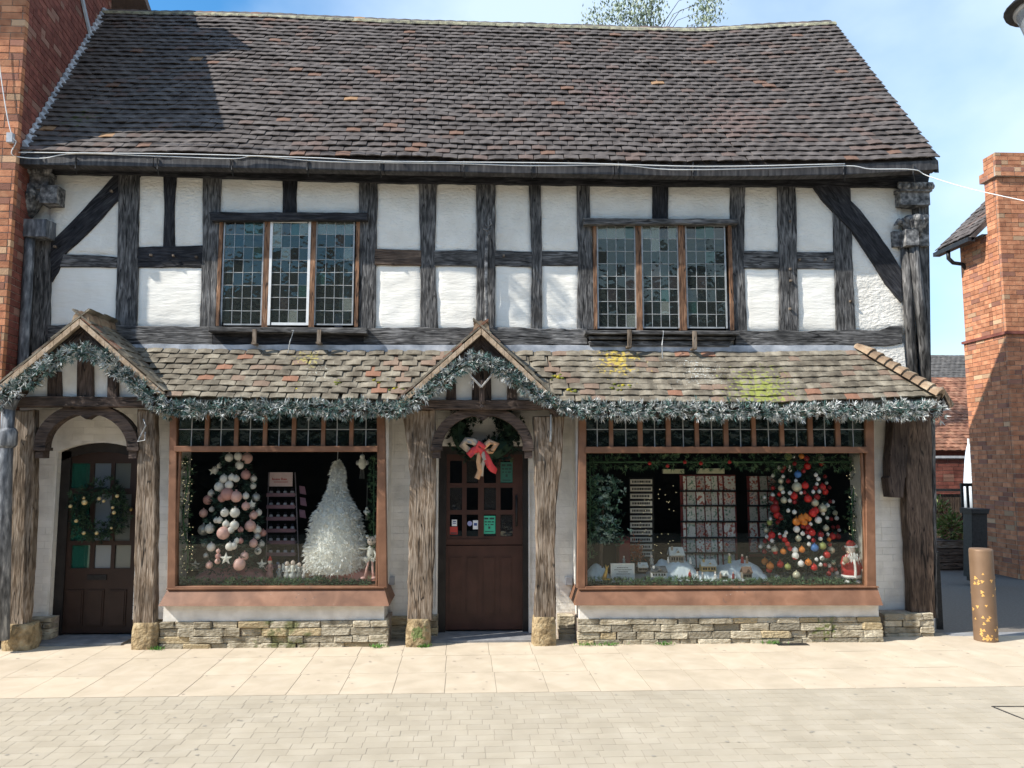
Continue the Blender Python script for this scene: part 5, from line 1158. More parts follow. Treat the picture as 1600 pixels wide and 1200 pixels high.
# left window
T1, t_, b_ = firtree('dark Christmas tree hung with pink and white ornaments in the left shop window', 364, 706, 893, .40, .12, .33, 1700)
pearl = flat('pearl', (.80, .76, .70), .35); pink = flat('blush_pink', (.80, .48, .42), .35); rose = flat('dusty_rose', (.55, .28, .25), .4); silver = flat('silver_grey', (.5, .5, .48), .25, .4); cream = flat('cream_felt', (.82, .80, .72), .8)
LO = [(386,716,8,'p'),(372,713,6,'w'),(358,715,6,'w'),(374,727,6,'w'),(336,735,5,'w'),(343,728,4,'w'),(350,748,6,'w'),(362,746,5,'w'),(369,748,5,'w'),(384,742,7,'r'),(396,748,5,'w'),(343,761,7.5,'w'),(358,758,6,'w'),(369,776,8,'p'),(355,772,9,'r'),(347,778,6,'r'),(325,781,7,'r'),(330,771,5,'w'),(384,775,5,'w'),(400,777,6,'s'),(395,759,5,'w'),(384,791,6,'p'),(393,790,5,'w'),(318,802,6,'p'),(351,801,6,'w'),(367,801,7,'w'),(331,796,4,'w'),(338,813,4,'w'),(343,813,4.5,'w'),(353,819,5,'w'),(366,821,6.5,'w'),(361,828,5,'w'),(391,822,8,'p'),(402,828,6,'w'),(318,828,8,'s'),(328,826,7,'w'),(349,833,9,'p'),(376,828,4,'r'),(396,805,6,'p'),(404,801,5,'w'),(376,845,4,'r'),(330,855,6,'w'),(359,854,6,'w'),(365,853,5,'w'),(320,850,5,'s'),(396,849,6,'p'),(408,850,5,'w'),(341,869,4,'r'),(341,861,3,'p'),(340,877,4,'p'),(382,869,6,'p'),(374,882,8.5,'p'),(403,861,5,'w'),(327,883,5,'p'),(402,838,5,'s'),(411,833,5,'r'),(370,845,4,'w'),(322,868,4,'s')]
MK = {'w': (pearl, 'pearl white bauble on the pink and white tree'), 'p': (pink, 'blush pink bauble on the pink and white tree'), 'r': (rose, 'dusty rose bauble on the pink and white tree'), 's': (silver, 'silvery grey bauble on the pink and white tree')}
def where(c, t, b, r0, r1):
    u = (t.z-c.z)/(t.z-b.z); dx = (c.x-b.x)/(r0+(r1-r0)*max(0, min(1, u)))
    return ('at the very top' if u < .12 else 'near the top' if u < .28 else 'above the middle' if u < .44 else 'at mid height' if u < .58 else 'below the middle' if u < .74 else 'low down' if u < .88 else 'at the foot')+', '+('left edge' if dx < -.6 else 'left' if dx < -.2 else 'centre' if dx < .2 else 'right' if dx < .6 else 'right edge')
def conefront(px, py, t, b, rtop, rbot, Yt):
    for _ in range(4):
        p = P(px, py, Yt); u = min(1, max(0, (t.z-p.z)/(t.z-b.z))); r_ = rtop+(rbot-rtop)*u; dx = p.x-b.x; yy = math.sqrt(max(.0004, r_*r_-dx*dx)) if abs(dx) < r_ else .02; Yt = b.y-yy-.01
    return P(px, py, Yt)
for (px, py, r_, k) in LO: c = conefront(px, py, t_, b_, .12, .33, .3); bauble(c, r_*.0075, 'L'+k, MK[k][0], MK[k][1].replace(' on the', ' '+where(c, t_, b_, .12, .33)+' of the'), 'ornaments on the pink and white tree')
smesh = starmesh(cream)
for (px, py, s, lab) in ((353, 873, 10, 'cream star in the middle near the foot of the pink and white tree'), (305, 883, 9, 'grey cream star at the lower left of the pink and white tree'), (409, 882, 9, 'cream star at the lower right of the pink and white tree'), (393, 788, 8, 'small cream star high on the right of the pink and white tree'), (333, 736, 8, 'small cream star at the upper left of the pink and white tree')):
    tag(place('star_ornament', smesh, Matrix.Translation(conefront(px, py, t_, b_, .14, .36, .3)) @ Matrix.Scale(s*.0066, 4)), lab, 'star')
def figure(name, lab, px, py, Y, h, body, head, cat='figurine', wings=False, hat=None, group=None):
    c = P(px, py, Y); F_ = thing(name, lab, cat, c, group); q = MB(); q.lathe([(h*.20, 0), (h*.17, h*.25), (h*.09, h*.55), (h*.12, h*.68), (h*.04, h*.74)], tuple(c), 10, lob=.08, nl=5); q.tube([c+V((-h*.10, 0, h*.64)), c+V((-h*.2, -h*.1, h*.45)), c+V((-h*.08, -h*.16, h*.42))], h*.035, 6); q.tube([c+V((h*.10, 0, h*.64)), c+V((h*.2, -h*.1, h*.45)), c+V((h*.08, -h*.16, h*.42))], h*.035, 6); q.build('body', body, F_, smooth=True)
    q = MB(); q.ball(c+V((0, 0, h*.84)), h*.12, 8, 6, sc=(1, 1, 1.15)); q.build('head', head, F_, smooth=True)
    if wings: q = MB(); q.hexa([c+V((x, y, z)) for x, y, z in ((-.3*h, .05*h, .5*h), (0, .03*h, .4*h), (0, .06*h, .4*h), (-.3*h, .08*h, .5*h), (-.28*h, .05*h, .85*h), (0, .03*h, .65*h), (0, .06*h, .65*h), (-.28*h, .08*h, .85*h))]); q.hexa([c+V((-x, y, z)) for x, y, z in ((-.3*h, .05*h, .5*h), (0, .03*h, .4*h), (0, .06*h, .4*h), (-.3*h, .08*h, .5*h), (-.28*h, .05*h, .85*h), (0, .03*h, .65*h), (0, .06*h, .65*h), (-.28*h, .08*h, .85*h))]); q.build('wings', cream, F_)
    if hat: q = MB(); q.lathe([(h*.12, h*.9), (h*.07, h*1.02), (.002, h*1.15)], tuple(c), 8); q.build('hat', hat, F_)
    return F_
skin = flat('porcelain', (.72, .60, .52), .5); redm = flat('red_felt', (.50, .035, .03), .7); tan = flat('tan_felt', (.42, .30, .2), .8)
figl = [(421, 903, .20, rose, 'red capped doll', redm, False), (436, 904, .15, silver, 'silver grey doll', None, False), (448, 905, .19, pearl, 'slim white winged doll', None, True), (457, 905, .20, cream, 'tall cream winged doll', None, True), (467, 904, .17, silver, 'stout grey winged doll', None, True), (475, 903, .14, pearl, 'short pearl doll', None, False), (484, 902, .19, tan, 'tan doll with cream wings', None, True), (494, 905, .17, pearl, 'white doll with tan hat', tan, False), (503, 905, .13, silver, 'smallest grey doll', None, False)]
for (px, py, h, bm_, d_, hat, wg_) in figl: figure('figurine', d_+' in the row beside the feather tree', px, py, .3, h, bm_, skin, wings=wg_, hat=hat)
# pink cloth
def cloth(a, c, ytop, ybot, Y, m, lab, seed, depth=.45):
    x0, x1, z0, z1 = rect(a, ytop, c, ybot, Y); q = MB(); n = 24; k = 10; vs = []
    for i in range(n+1):
        for j in range(k+1):
            u, v_ = i/n, j/k; e = math.sin(math.pi*u)**.5 if 0 < u < 1 else 0; z = z0+(z1-z0)*e*(math.sin(math.pi*min(1, v_*1.3))**.6 if 0 < v_*1.3 < 1 else 0)*(1+.25*nz(u*6+seed, v_*5))
            vs.append((x0+(x1-x0)*u+.01*nz(u*20, v_*9), Y+depth*v_+.02*nz(u*14, seed), z+.012*nz(u*25, v_*20, seed)))
    q.add(vs, [(i*(k+1)+j, (i+1)*(k+1)+j, (i+1)*(k+1)+j+1, i*(k+1)+j+1) for i in range(n) for j in range(k)]); return tag(q.build('display_cloth', m, smooth=True, loc=((x0+x1)/2, Y, z0)), lab, 'cloth')
cloth(297, 412, 884, 908, .18, flat('mauve_satin', (.38, .17, .17), .35), 'mauve satin cloth heaped under the pink and white tree', 1)
cloth(495, 588, 890, 908, .16, flat('coral_satin', (.62, .26, .21), .4), 'coral pink cloth spread under the white feather tree', 2)
# bottle rack with header card
RK = thing('display_rack', 'tall sloping rack of small bottles with a pink header card', 'display rack', P(441, 906, .72))
q = MB()
for px, tx in ((415, 420), (468, 461)):
    q.tube([P(px, 905, .62), P(tx, 738, .72)], .006, 5); q.tube([P(px, 905, .8), P(tx, 738, .74)], .006, 5)
q.build('side_frame', flat('clear_acrylic', (.25, .22, .25), .3), RK)
ORD = ['first', 'second', 'third', 'fourth', 'fifth', 'sixth', 'seventh', 'eighth', 'ninth', 'tenth', 'eleventh']
jar = MB(); jar.lathe([(.018, 0), (.02, .004), (.02, .035), (.012, .042)], (0, 0, 0), 10); jar.lathe([(.011, .042), (.012, .066), (.003, .068)], (0, 0, 0), 8, mi=1)
jm = jar.mesh('bottle', [flat('bottle_label', (.55, .53, .56), .4), flat('bottle_cap', (.02, .015, .03), .35)], smooth=True)
for r_ in range(7):
    yy = 773+r_*18.5; Yk = .70-.012*r_; pl_, pr_ = P(418-r_*.2, yy, Yk), P(462+r_*.2, yy, Yk); q = MB(); q.box(pl_.x, pr_.x, Yk-.035, Yk+.04, pl_.z-.01, pl_.z); q.box(pl_.x, pr_.x, Yk-.04, Yk-.035, pl_.z-.02, pl_.z+.02); q.build('shelf', flat('rack_mauve', (.22, .12, .15), .5), RK)
    for k in range(4): tag(place('bottle', jm, Matrix.Translation((pl_.x+.04+k*(pr_.x-pl_.x-.08)/3, Yk, pl_.z+.0005))), '%s bottle from the left on the %s shelf of the pink headed rack' % (ORD[k], ORD[r_]), 'bottle', 'bottles on the display rack')
x0, x1, z0, z1 = rect(421, 738, 457, 760, .70); q = MB(); q.box(x0, x1, .70, .708, z0, z1); hd = q.build('header_card', flat('pink_card', (.72, .55, .56), .6), RK); q = MB()
xx = x0+.03
for k in range(12): w_ = random.choice((.006, .009, .012)); h_ = .016 if k not in (0, 7) else .026; q.box(xx, xx+w_, .6975, .7, z0+.07, z0+.07+h_); xx += w_+.004+(.01 if k == 6 else 0)
q.box(x0+.05, x1-.05, .6978, .7, z0+.045, z0+.052); q.build('lettering', flat('red_print', (.5, .1, .1), .6), hd)
for k, (px, py) in enumerate(((473, 766), (474, 784), (473, 803))):
    q = MB(); c = P(px, py, .66); q.hexa([c+V((-.03, 0, -.035)), c+V((.04, .0, -.05)), c+V((.04, .003, -.05)), c+V((-.03, .003, -.035)), c+V((-.04, 0, .05)), c+V((.02, 0, .04)), c+V((.02, .003, .04)), c+V((-.04, .003, .05))])
    tag(q.build('gift_tag', flat('mauve_card', (.20, .10, .15), .6), loc=c), ('topmost', 'middle', 'lowest')[k]+' mauve card hanging at the right of the bottle rack', 'card')
# white feather tree
Fp, Ft = P(524, 893, .38), P(527, 724, .38); FT = thing('feather_tree', 'tall cone shaped tree of white feathers in the left shop window', 'feather tree', Fp)
fe = flat('white_feather', (.92, .90, .84), .8); q = MB()
hF = Ft.z-Fp.z
def frad(u): return (.305*(1-u**2.2)*.98 if u < .35 else .305*(1-((u-.0))**1.0)*.9) if u < .62 else max(.012, .10-(u-.62)*.25)
def frad(u):
    pts = [(0, .28), (.05, .30), (.2, .31), (.37, .275), (.515, .23), (.61, .15), (.7, .095), (.79, .062), (.9, .05), (1, .006)]
    for (a, ra), (b, rb_) in zip(pts, pts[1:]):
        if u <= b: return ra+(rb_-ra)*(u-a)/(b-a)
    return .005
for k in range(9000):
    u = random.random()**1.25; r_ = frad(u)*random.uniform(.75, 1.02); a = random.uniform(0, 2*math.pi); c = V((Fp.x+r_*math.cos(a), Fp.y+r_*math.sin(a), Fp.z+hF*u))
    d = V((math.cos(a), math.sin(a), random.uniform(-.5, .9)))+V((random.gauss(0, .4), random.gauss(0, .4), random.gauss(0, .4))); q.blade(c, d, random.uniform(.03, .065), random.uniform(.012, .02), cv=.3)
q.lathe([(frad(i/10)*.92, hF*i/10) for i in range(11)], tuple(Fp), 16); q.build('feathers', fe, FT)
q = MB(); q.tube([Ft, P(528, 706, .38)], .003, 4); q.build('thread', CABLE, FT)
# hanging bird ornaments
def hangbird(lab, px, py, s, Y):
    c = P(px, py, Y); T_ = thing('bird_ornament', lab, 'ornament', c); q = MB(); q.ball(c, s, 10, 7, sc=(.8, .7, 1.2)); q.ball(c+V((0, -.01, s*1.3)), s*.5, 8, 6); q.build('body', cream, T_, smooth=True)
    q = MB(); q.ball(c+V((s*.9, 0, .1*s)), s*.4, 7, 5, sc=(1, .4, 1.3)); q.ball(c+V((-s*.9, 0, .1*s)), s*.4, 7, 5, sc=(1, .4, 1.3)); q.build('wings', silver, T_, smooth=True)
    q = MB()
    for k in (-1, 0, 1): q.tube([c+V((k*s*.3, 0, -s)), c+V((k*s*.4, 0, -s*3))], .002, 4)
    q.tube([c+V((0, 0, s*1.5)), c+V((0, 0, s*2+.25))], .0015, 4); q.build('strings', silver, T_)
hangbird('larger cream bird ornament with dangling legs hanging at the upper right of the left window', 566, 724, .055, .4)
hangbird('small cream bird ornament hanging lower beside the right greenery', 573, 800, .03, .35)
# ballerina doll
dc = P(578, 903, .2); DL = thing('doll', 'cloth ballerina doll with white tutu sitting at the right end of the left window', 'doll', dc)
q = MB(); q.lathe([(.03, .2), (.04, .25), (.03, .31), (.012, .33)], tuple(dc), 8); q.tube([dc+V((-.03, 0, .3)), dc+V((-.07, -.02, .30)), dc+V((-.12, -.03, .31))], .011, 6); q.tube([dc+V((.03, 0, .3)), dc+V((.06, -.03, .24)), dc+V((.05, -.06, .2))], .011, 6); q.build('body', cream, DL, smooth=True)
q = MB(); q.ball(dc+V((.01, 0, .38)), .048, 10, 7); q.build('head', flat('doll_cloth', (.78, .66, .58), .8), DL, smooth=True)
q = MB()
for k in (-1, 1): q.ball(dc+V((.01+k*.045, 0, .425)), .018, 7, 5)
q.build('ears', cream, DL, smooth=True)
q = MB(); q.ball(dc+V((-.005, -.046, .39)), .006, 6, 4); q.ball(dc+V((.025, -.044, .39)), .006, 6, 4); q.build('eyes', IRON, DL)
q = MB()
for k in range(260): a = random.uniform(0, 6.28); q.blade(dc+V((.02*math.cos(a), .02*math.sin(a), .2)), V((math.cos(a), math.sin(a), random.uniform(-.7, .3))), random.uniform(.05, .08), .012)
q.build('tutu', fe, DL)
q = MB(); q.tube([dc+V((-.01, -.01, .2)), dc+V((-.03, -.04, .1)), dc+V((-.05, -.05, .0))], .012, 6); q.tube([dc+V((.02, -.01, .2)), dc+V((.03, -.03, .1)), dc+V((.04, -.05, .0))], .012, 6); q.build('legs', pink, DL, smooth=True)
q = MB(); q.ball(dc+V((-.06, -.07, .01)), .022, 7, 5, sc=(1.3, 1.5, .7)); q.ball(dc+V((.05, -.07, .01)), .022, 7, 5, sc=(1.3, 1.5, .7)); q.build('shoes', pink, DL, smooth=True)
# greenery around the windows
fairy = mat('fir_with_lights', [(.02, .05, .02), (.035, .08, .03)], rough=.8)
gin = [flat('display_fir', (.07, .15, .07), .8), flat('display_fir_light', (.17, .27, .13), .8), flat('display_fir_dark', (.02, .05, .026), .8)]
garland([P(x, 911+random.uniform(-2, 1), .13) for x in range(278, 592, 20)], .04, 260, gin, 'fir_garland', 'bushy green garland along the sill of the left shop window', ln=.05, wd=.006, wts=(3, 3, 1))
garland([P(x, 911+random.uniform(-2, 1), .13) for x in range(918, 1352, 20)], .04, 260, gin, 'fir_garland', 'bushy green garland along the sill of the right shop window', ln=.05, wd=.006, wts=(3, 3, 1))
garland([P(290+4*math.sin(k), 712+k*20, .22) for k in range(10)], .07, 120, gin[::-1], 'fir_garland', 'dark green garland with tiny lights down the left side of the left window', ln=.05, wd=.006, wts=(3, 1, 3))
garland([P(584, 712+k*20, .2) for k in range(9)], .05, 120, gin[::-1], 'fir_garland', 'dark green garland down the right side of the left window', ln=.05, wd=.006, wts=(3, 1, 3))
garland([P(920+k*28, 722, .3) for k in range(16)], .10, 130, gin[::-1], 'fir_garland', 'deep green garland across the top of the right window', ln=.06, wd=.007, wts=(3, 2, 3))
garland([P(1333+3*math.sin(k), 712+k*20, .25) for k in range(9)], .07, 120, gin[::-1], 'fir_garland', 'dark green garland down the right side of the right window', ln=.05, wd=.006, wts=(3, 1, 3))
garland([P(922, 712+k*20, .25) for k in range(9)], .06, 120, gin[::-1], 'fir_garland', 'dark green garland down the left side of the right window', ln=.05, wd=.006, wts=(3, 1, 3))
lightm = mat('fairy_light', [(.8, .75, .5)], rough=.3)
b_ = lightm.node_tree.nodes['Principled BSDF'] if 'Principled BSDF' in lightm.node_tree.nodes else None
for n_ in lightm.node_tree.nodes:
    if n_.type == 'BSDF_PRINCIPLED': n_.inputs['Emission Color'].default_value = (1, .85, .5, 1); n_.inputs['Emission Strength'].default_value = .7
for (x0_, x1_, y0_, y1_, n_, lab) in ((282, 302, 712, 895, 60, 'string of tiny lights in the greenery at the left of the left window'), (1322, 1345, 712, 880, 30, 'string of tiny lights in the greenery at the right of the right window'), (1000, 1060, 750, 870, 40, 'tiny lights hanging in the dark between the racks of the right window')):
    q = MB()
    for k in range(n_): q.ball(P(random.uniform(x0_, x1_), random.uniform(y0_, y1_), .16 if x0_ != 1000 else .9), .0035, 5, 4)
    tag(q.build('fairy_lights', lightm, loc=P(x0_, y0_, .16)), lab, 'lights')
for k, (px, py) in enumerate(((1015, 724), (1043, 728), (1095, 724), (1070, 722), (1140, 722))):
    bauble(P(px, py, .18), .02, 'berry', redm, 'red berry in the deep green garland across the top of the right window', 'red berries in the top garland', 'berry')
# right window: red and white tree
T2, t_, b_ = firtree('large Christmas tree crowded with red white and orange baubles in the right shop window', 1250, 706, 896, .54, .22, .40, 2200)
wh = flat('snow_white', (.86, .84, .80), .35); rd2 = flat('bright_red', (.60, .03, .025), .25); rdk = flat('wine_red', (.30, .02, .02), .35); org = flat('orange_glass', (.75, .24, .04), .25); blu = flat('blue_glass', (.07, .2, .5), .25); chm = flat('champagne', (.62, .58, .42), .3, .2); grn = flat('olive_glass', (.35, .38, .12), .3)
MR = {'w': (wh, 'small snow white bauble on the red and white tree'), 'W': (chm, 'large champagne bauble on the red and white tree'), 'r': (rd2, 'bright red bauble on the red and white tree'), 'd': (rdk, 'wine red bauble on the red and white tree'), 'o': (org, 'orange glass bauble on the red and white tree'), 'b': (blu, 'blue glass bauble on the red and white tree'), 'g': (grn, 'olive green bauble on the red and white tree')}
S_ = 240/1252.
RO = [(530,120,30,'g'),(572,125,12,'w'),(638,120,22,'o'),(680,138,22,'d'),(582,180,18,'d'),(800,135,26,'W'),(800,178,22,'r'),(686,200,28,'r'),(655,240,18,'d'),(538,203,12,'w'),(545,232,15,'w'),(455,213,14,'w'),(500,210,18,'d'),(482,240,16,'d'),(608,268,28,'b'),(755,272,16,'w'),(775,305,17,'w'),(830,285,16,'d'),(405,278,14,'w'),(488,285,14,'w'),(470,320,22,'W'),(530,322,18,'d'),(592,320,14,'w'),(600,370,38,'W'),(668,358,28,'r'),(763,347,14,'w'),(808,372,28,'r'),(842,337,14,'w'),(830,408,26,'r'),(865,375,16,'d'),(750,378,18,'d'),(405,378,18,'d'),(472,380,24,'W'),(487,412,16,'w'),(545,420,17,'w'),(578,445,28,'r'),(635,418,14,'w'),(662,415,16,'d'),(733,410,15,'w'),(782,408,16,'w'),(765,452,24,'d'),(690,465,30,'r'),(748,500,28,'W'),(405,437,16,'w'),(400,462,26,'d'),(337,455,14,'w'),(495,478,26,'W'),(543,482,16,'w'),(580,492,18,'d'),(460,430,18,'r'),(430,500,22,'d'),(810,545,34,'W'),(850,522,18,'w'),(895,490,14,'w'),(872,488,16,'d'),(420,545,38,'d'),(405,540,18,'W'),(530,563,16,'w'),(580,575,18,'w'),(730,583,32,'r'),(755,562,26,'r'),(815,587,14,'w'),(912,582,20,'W'),(440,600,28,'r'),(470,620,22,'d'),(385,630,14,'w'),(597,652,32,'o'),(640,625,30,'o'),(672,610,24,'o'),(660,660,26,'o'),(700,630,20,'o'),(775,640,27,'w'),(847,622,14,'w'),(880,630,16,'d'),(925,625,18,'w'),(380,660,24,'g'),(445,658,18,'d'),(712,673,15,'w'),(690,700,24,'d'),(652,692,18,'d'),(598,715,26,'w'),(838,705,24,'W'),(895,697,16,'d'),(935,695,16,'d'),(945,722,14,'w'),(352,722,22,'W'),(395,762,28,'r'),(355,775,16,'w'),(460,755,12,'w'),(512,742,15,'w'),(465,775,16,'r'),(500,768,16,'w'),(648,750,17,'w'),(680,740,16,'d'),(724,742,27,'r'),(795,757,24,'d'),(852,757,14,'w'),(890,772,26,'r'),(935,775,24,'r'),(862,798,17,'o'),(792,792,17,'w'),(612,790,24,'W'),(697,778,16,'w'),(735,805,18,'d'),(397,808,16,'w'),(380,795,18,'r'),(340,812,18,'d'),(500,800,22,'r'),(525,835,20,'r'),(545,872,20,'r'),(305,857,15,'w'),(370,857,16,'w'),(335,895,20,'d'),(420,880,28,'W'),(425,900,20,'r'),(490,895,24,'o'),(585,885,24,'w'),(588,930,28,'w'),(585,940,22,'r'),(642,880,24,'o'),(700,837,16,'w'),(745,865,30,'b'),(810,850,28,'g'),(870,838,16,'d'),(880,885,28,'W'),(843,922,28,'r'),(985,870,20,'d'),(805,950,18,'w'),(760,962,15,'w'),(635,995,25,'w'),(695,985,26,'o'),(740,1025,26,'r'),(793,1003,16,'w'),(832,1005,16,'d'),(865,1012,15,'w'),(895,988,18,'W'),(945,1013,13,'w'),(340,978,28,'o'),(383,1015,30,'o'),(375,1045,24,'r'),(465,1000,28,'r'),(527,1020,25,'g'),(598,1088,30,'W'),(880,1040,24,'d'),(915,1040,16,'d'),(925,1070,18,'w'),(860,1075,20,'d'),(935,1105,26,'W'),(440,1110,20,'w')]
for (x, y_, r_, k) in RO: c = conefront(1130+x*S_, 690+y_*S_, t_, b_, .26, .40, .4); bauble(c, r_*S_*.0072, 'R'+k, MR[k][0], MR[k][1].replace(' on the', ' '+where(c, t_, b_, .26, .40)+' of the'), 'baubles on the red and white tree')
rg2 = mat('tinsel_red', [(.3, .02, .02), (.5, .05, .05)], rough=.4)
# santa figure
sc_ = P(1330, 908, .2); SA = thing('santa_figure', 'small Santa figure in red coat at the right end of the right window', 'santa figure', sc_)
q = MB(); q.lathe([(.09, .05), (.10, .12), (.085, .2), (.06, .27), (.03, .29)], tuple(sc_), 14); q.tube([sc_+V((-.06, 0, .25)), sc_+V((-.10, -.04, .19)), sc_+V((-.11, -.08, .2))], .028, 7); q.tube([sc_+V((.06, 0, .25)), sc_+V((.11, -.02, .18)), sc_+V((.10, -.06, .13))], .028, 7); q.build('coat', redm, SA, smooth=True)
q = MB(); q.ball(sc_+V((0, -.012, .325)), .05, 10, 7); q.ball(sc_+V((-.115, -.09, .2)), .02, 7, 5); q.ball(sc_+V((.10, -.07, .12)), .02, 7, 5); q.build('face_and_hands', skin, SA, smooth=True)
q = MB(); q.lathe([(.046, .362), (.042, .38), (.03, .41), (.012, .43)], tuple(sc_), 10); q.tube([sc_+V((0, 0, .40)), sc_+V((.03, 0, .41)), sc_+V((.06, 0, .38))], .018, 6, rr=[.025, .018, .01]); q.build('hat', redm, SA, smooth=True)
q = MB()
for k in range(420):
    p = sc_+V((random.gauss(0, .028), -.058+random.gauss(0, .01), .262+random.gauss(0, .024))); q.blade(p, V((random.gauss(0, .3), -.3, -1)), .04, .010)
q.lathe([(.05, .350), (.056, .358), (.05, .37)], tuple(sc_), 12); q.ball(sc_+V((.07, 0, .365)), .02, 7, 5); q.tube([sc_+V((0, -.09, .24)), sc_+V((0, -.105, .12)), sc_+V((0, -.10, .05))], .014, 6); q.lathe([(.098, .04), (.106, .055), (.098, .07)], tuple(sc_), 14); q.build('beard_and_trim', fe, SA)
q = MB(); q.tube([sc_+V((-.035, 0, .08)), sc_+V((-.05, -.02, .0))], .022, 7); q.tube([sc_+V((.03, 0, .08)), sc_+V((.035, -.02, .0))], .022, 7); q.ball(sc_+V((-.07, -.05, .0)), .03, 8, 5, sc=(1, 1.4, .6)); q.ball(sc_+V((.045, -.05, .0)), .03, 8, 5, sc=(1, 1.4, .6)); q.build('boots', fe, SA, smooth=True)
q = MB(); q.ball(sc_+V((-.10, -.11, .235)), .036, 8, 6, sc=(1, .8, 1)); q.build('sack', tan, SA, smooth=True)
# small topiary tree with frosted leaves
tp = P(940, 905, .42); TT = thing('topiary_tree', 'artificial tree with frosted leaves and bare trunk at the left of the right window', 'artificial tree', tp)
q = MB(); q.tube([tp, P(939, 870, .42), P(941, 830, .42), P(942, 790, .42)], .02, 7, rr=[.026, .02, .017, .012]); q.build('trunk', wood(0, 'brown'), TT)
q = MB(); frost = [flat('sage', (.10, .20, .13), .7), flat('sage_frost', (.38, .5, .43), .7), flat('sage_dark', (.015, .04, .025), .8)]
for k in range(420):
    u = random.random(); c = P(944+random.gauss(0, 12), 745+u*105, .42+random.gauss(0, .12)) + V((random.gauss(0, .06)*(.4+u), 0, 0))
    mi = random.choice((0, 0, 1, 2, 2)) if abs(c.x-tp.x-.05) > .06 else random.choice((0, 1, 1, 2))
    for j in range(6): q.blade(c, V((random.gauss(0, 1), random.gauss(0, 1)-.4, random.gauss(0, .8))), random.uniform(.03, .055), .02, mi)
q.build('foliage', frost, TT)
q = MB(); q.lathe([(.05, 0), (.07, .03), (.06, .08), (.05, .09)], tuple(P(940, 906, .42)), 12); q.build('pot', flat('gold_pot', (.5, .33, .1), .4, .4), TT, smooth=True)
# racks of cards and wall signs
rackm = flat('rack_red', (.2, .035, .035), .6)
def printed(name, cs, sc=60):
    return mat(name, cs, scale=sc, rough=.5, isl=.2, pos=[.35, .5, .6][:len(cs)], detail=2)
cardm = [printed('card_print_white', [(.72, .68, .64), (.82, .8, .75), (.45, .14, .1)], 35), printed('card_print_green', [(.16, .28, .2), (.75, .72, .66), (.65, .62, .58)], 40), printed('card_print_red', [(.5, .08, .06), (.75, .68, .62), (.35, .28, .28)], 32)]
def cardrack(lab, xs, ys, Y, box_, mw, glab):
    Rk = thing('card_rack', lab, 'card rack', P(xs[0][0], 905, Y)); q = MB(); q.pbox(*box_, Y+.03, Y+.05); q.build('back_board', rackm, Rk)
    for j, (ya, yb2_) in enumerate(ys): q = MB(); q.pbox(box_[0], yb2_-1, box_[2], yb2_+1.5, Y-.02, Y+.03); q.build('ledge', IRON, Rk)
    for i, (a, c) in enumerate(xs):
        for j, (ya, yb2_) in enumerate(ys):
            q = MB(); x0, x1, z0, z1 = rect(a, ya, c, yb2_-1, Y); q.hexa([(x0, Y, z0), (x1, Y, z0), (x1, Y+.004, z0), (x0, Y+.004, z0), (x0, Y+.018, z1), (x1, Y+.018, z1), (x1, Y+.022, z1), (x0, Y+.022, z1)])
            tag(q.build('greeting_card', cardm[(i*7+j*5+i*j) % 3], loc=((x0+x1)/2, Y, z0)), 'christmas card in the %s row and %s column of the %s' % (ORD[j], ORD[i], glab), 'card', 'cards on the '+glab)
ys_ = [(744, 767), (769, 790), (792, 815), (817, 840), (842, 864), (866, 888)]
cardrack('wide red card rack in the middle of the right window', [(1068, 1072), (1074, 1087), (1089, 1101), (1103, 1111), (1112, 1121), (1124, 1129), (1132, 1149)], ys_, .95, (1064, 742, 1151, 892), 0, 'wide red rack')
cardrack('narrow red card rack behind the left of the red and white tree', [(1172, 1184), (1188, 1199), (1201, 1212)], ys_[:5], 1.0, (1169, 744, 1215, 870), 0, 'narrow red rack')
SR = thing('sign_rack', 'column of small white hanging signs on the dark rack in the right window', 'display rack', P(1002, 900, .95)); q = MB(); q.pbox(984, 746, 1022, 890, .99, 1.0); q.build('back_board', DKF, SR)
sg = mat('sign_white', [(.72, .66, .57), (.82, .76, .67)], rough=.6)
for k in range(11):
    ya = 749+k*11.3; q = MB(); q.pbox(985, ya, 1019, ya+7.5, .95, .965)
    sgo = tag(q.build('wall_sign', [sg], loc=P(1002, ya+7, .95)), '%s white lettered sign from the top of the column behind the frosted tree' % ORD[k], 'sign', 'white signs in the column')
    q = MB(); x0, x1, z0, z1 = rect(985, ya, 1019, ya+7.5, .949); xx = x0+.02
    while xx < x1-.03: w_ = random.uniform(.008, .018); q.box(xx, xx+w_, .946, .95, z0+.016, z1-.014); xx += w_+.006
    q.build('lettering', IRON, sgo)
for k, (a, b, c, d_) in enumerate(((1036, 733, 1069, 740), (1090, 732, 1132, 740))):  # pale yellow light strips, their glow given only as cream surface colour
    q = MB(); q.pbox(a, b, c, d_, .9, .95); tag(q.build('light_strip', flat('light_strip_cream', (.62, .60, .40), .6), loc=P(a, d_, .9)), ('shorter', 'longer')[k]+' pale yellow light strip below the top garland in the right window', 'shelf')
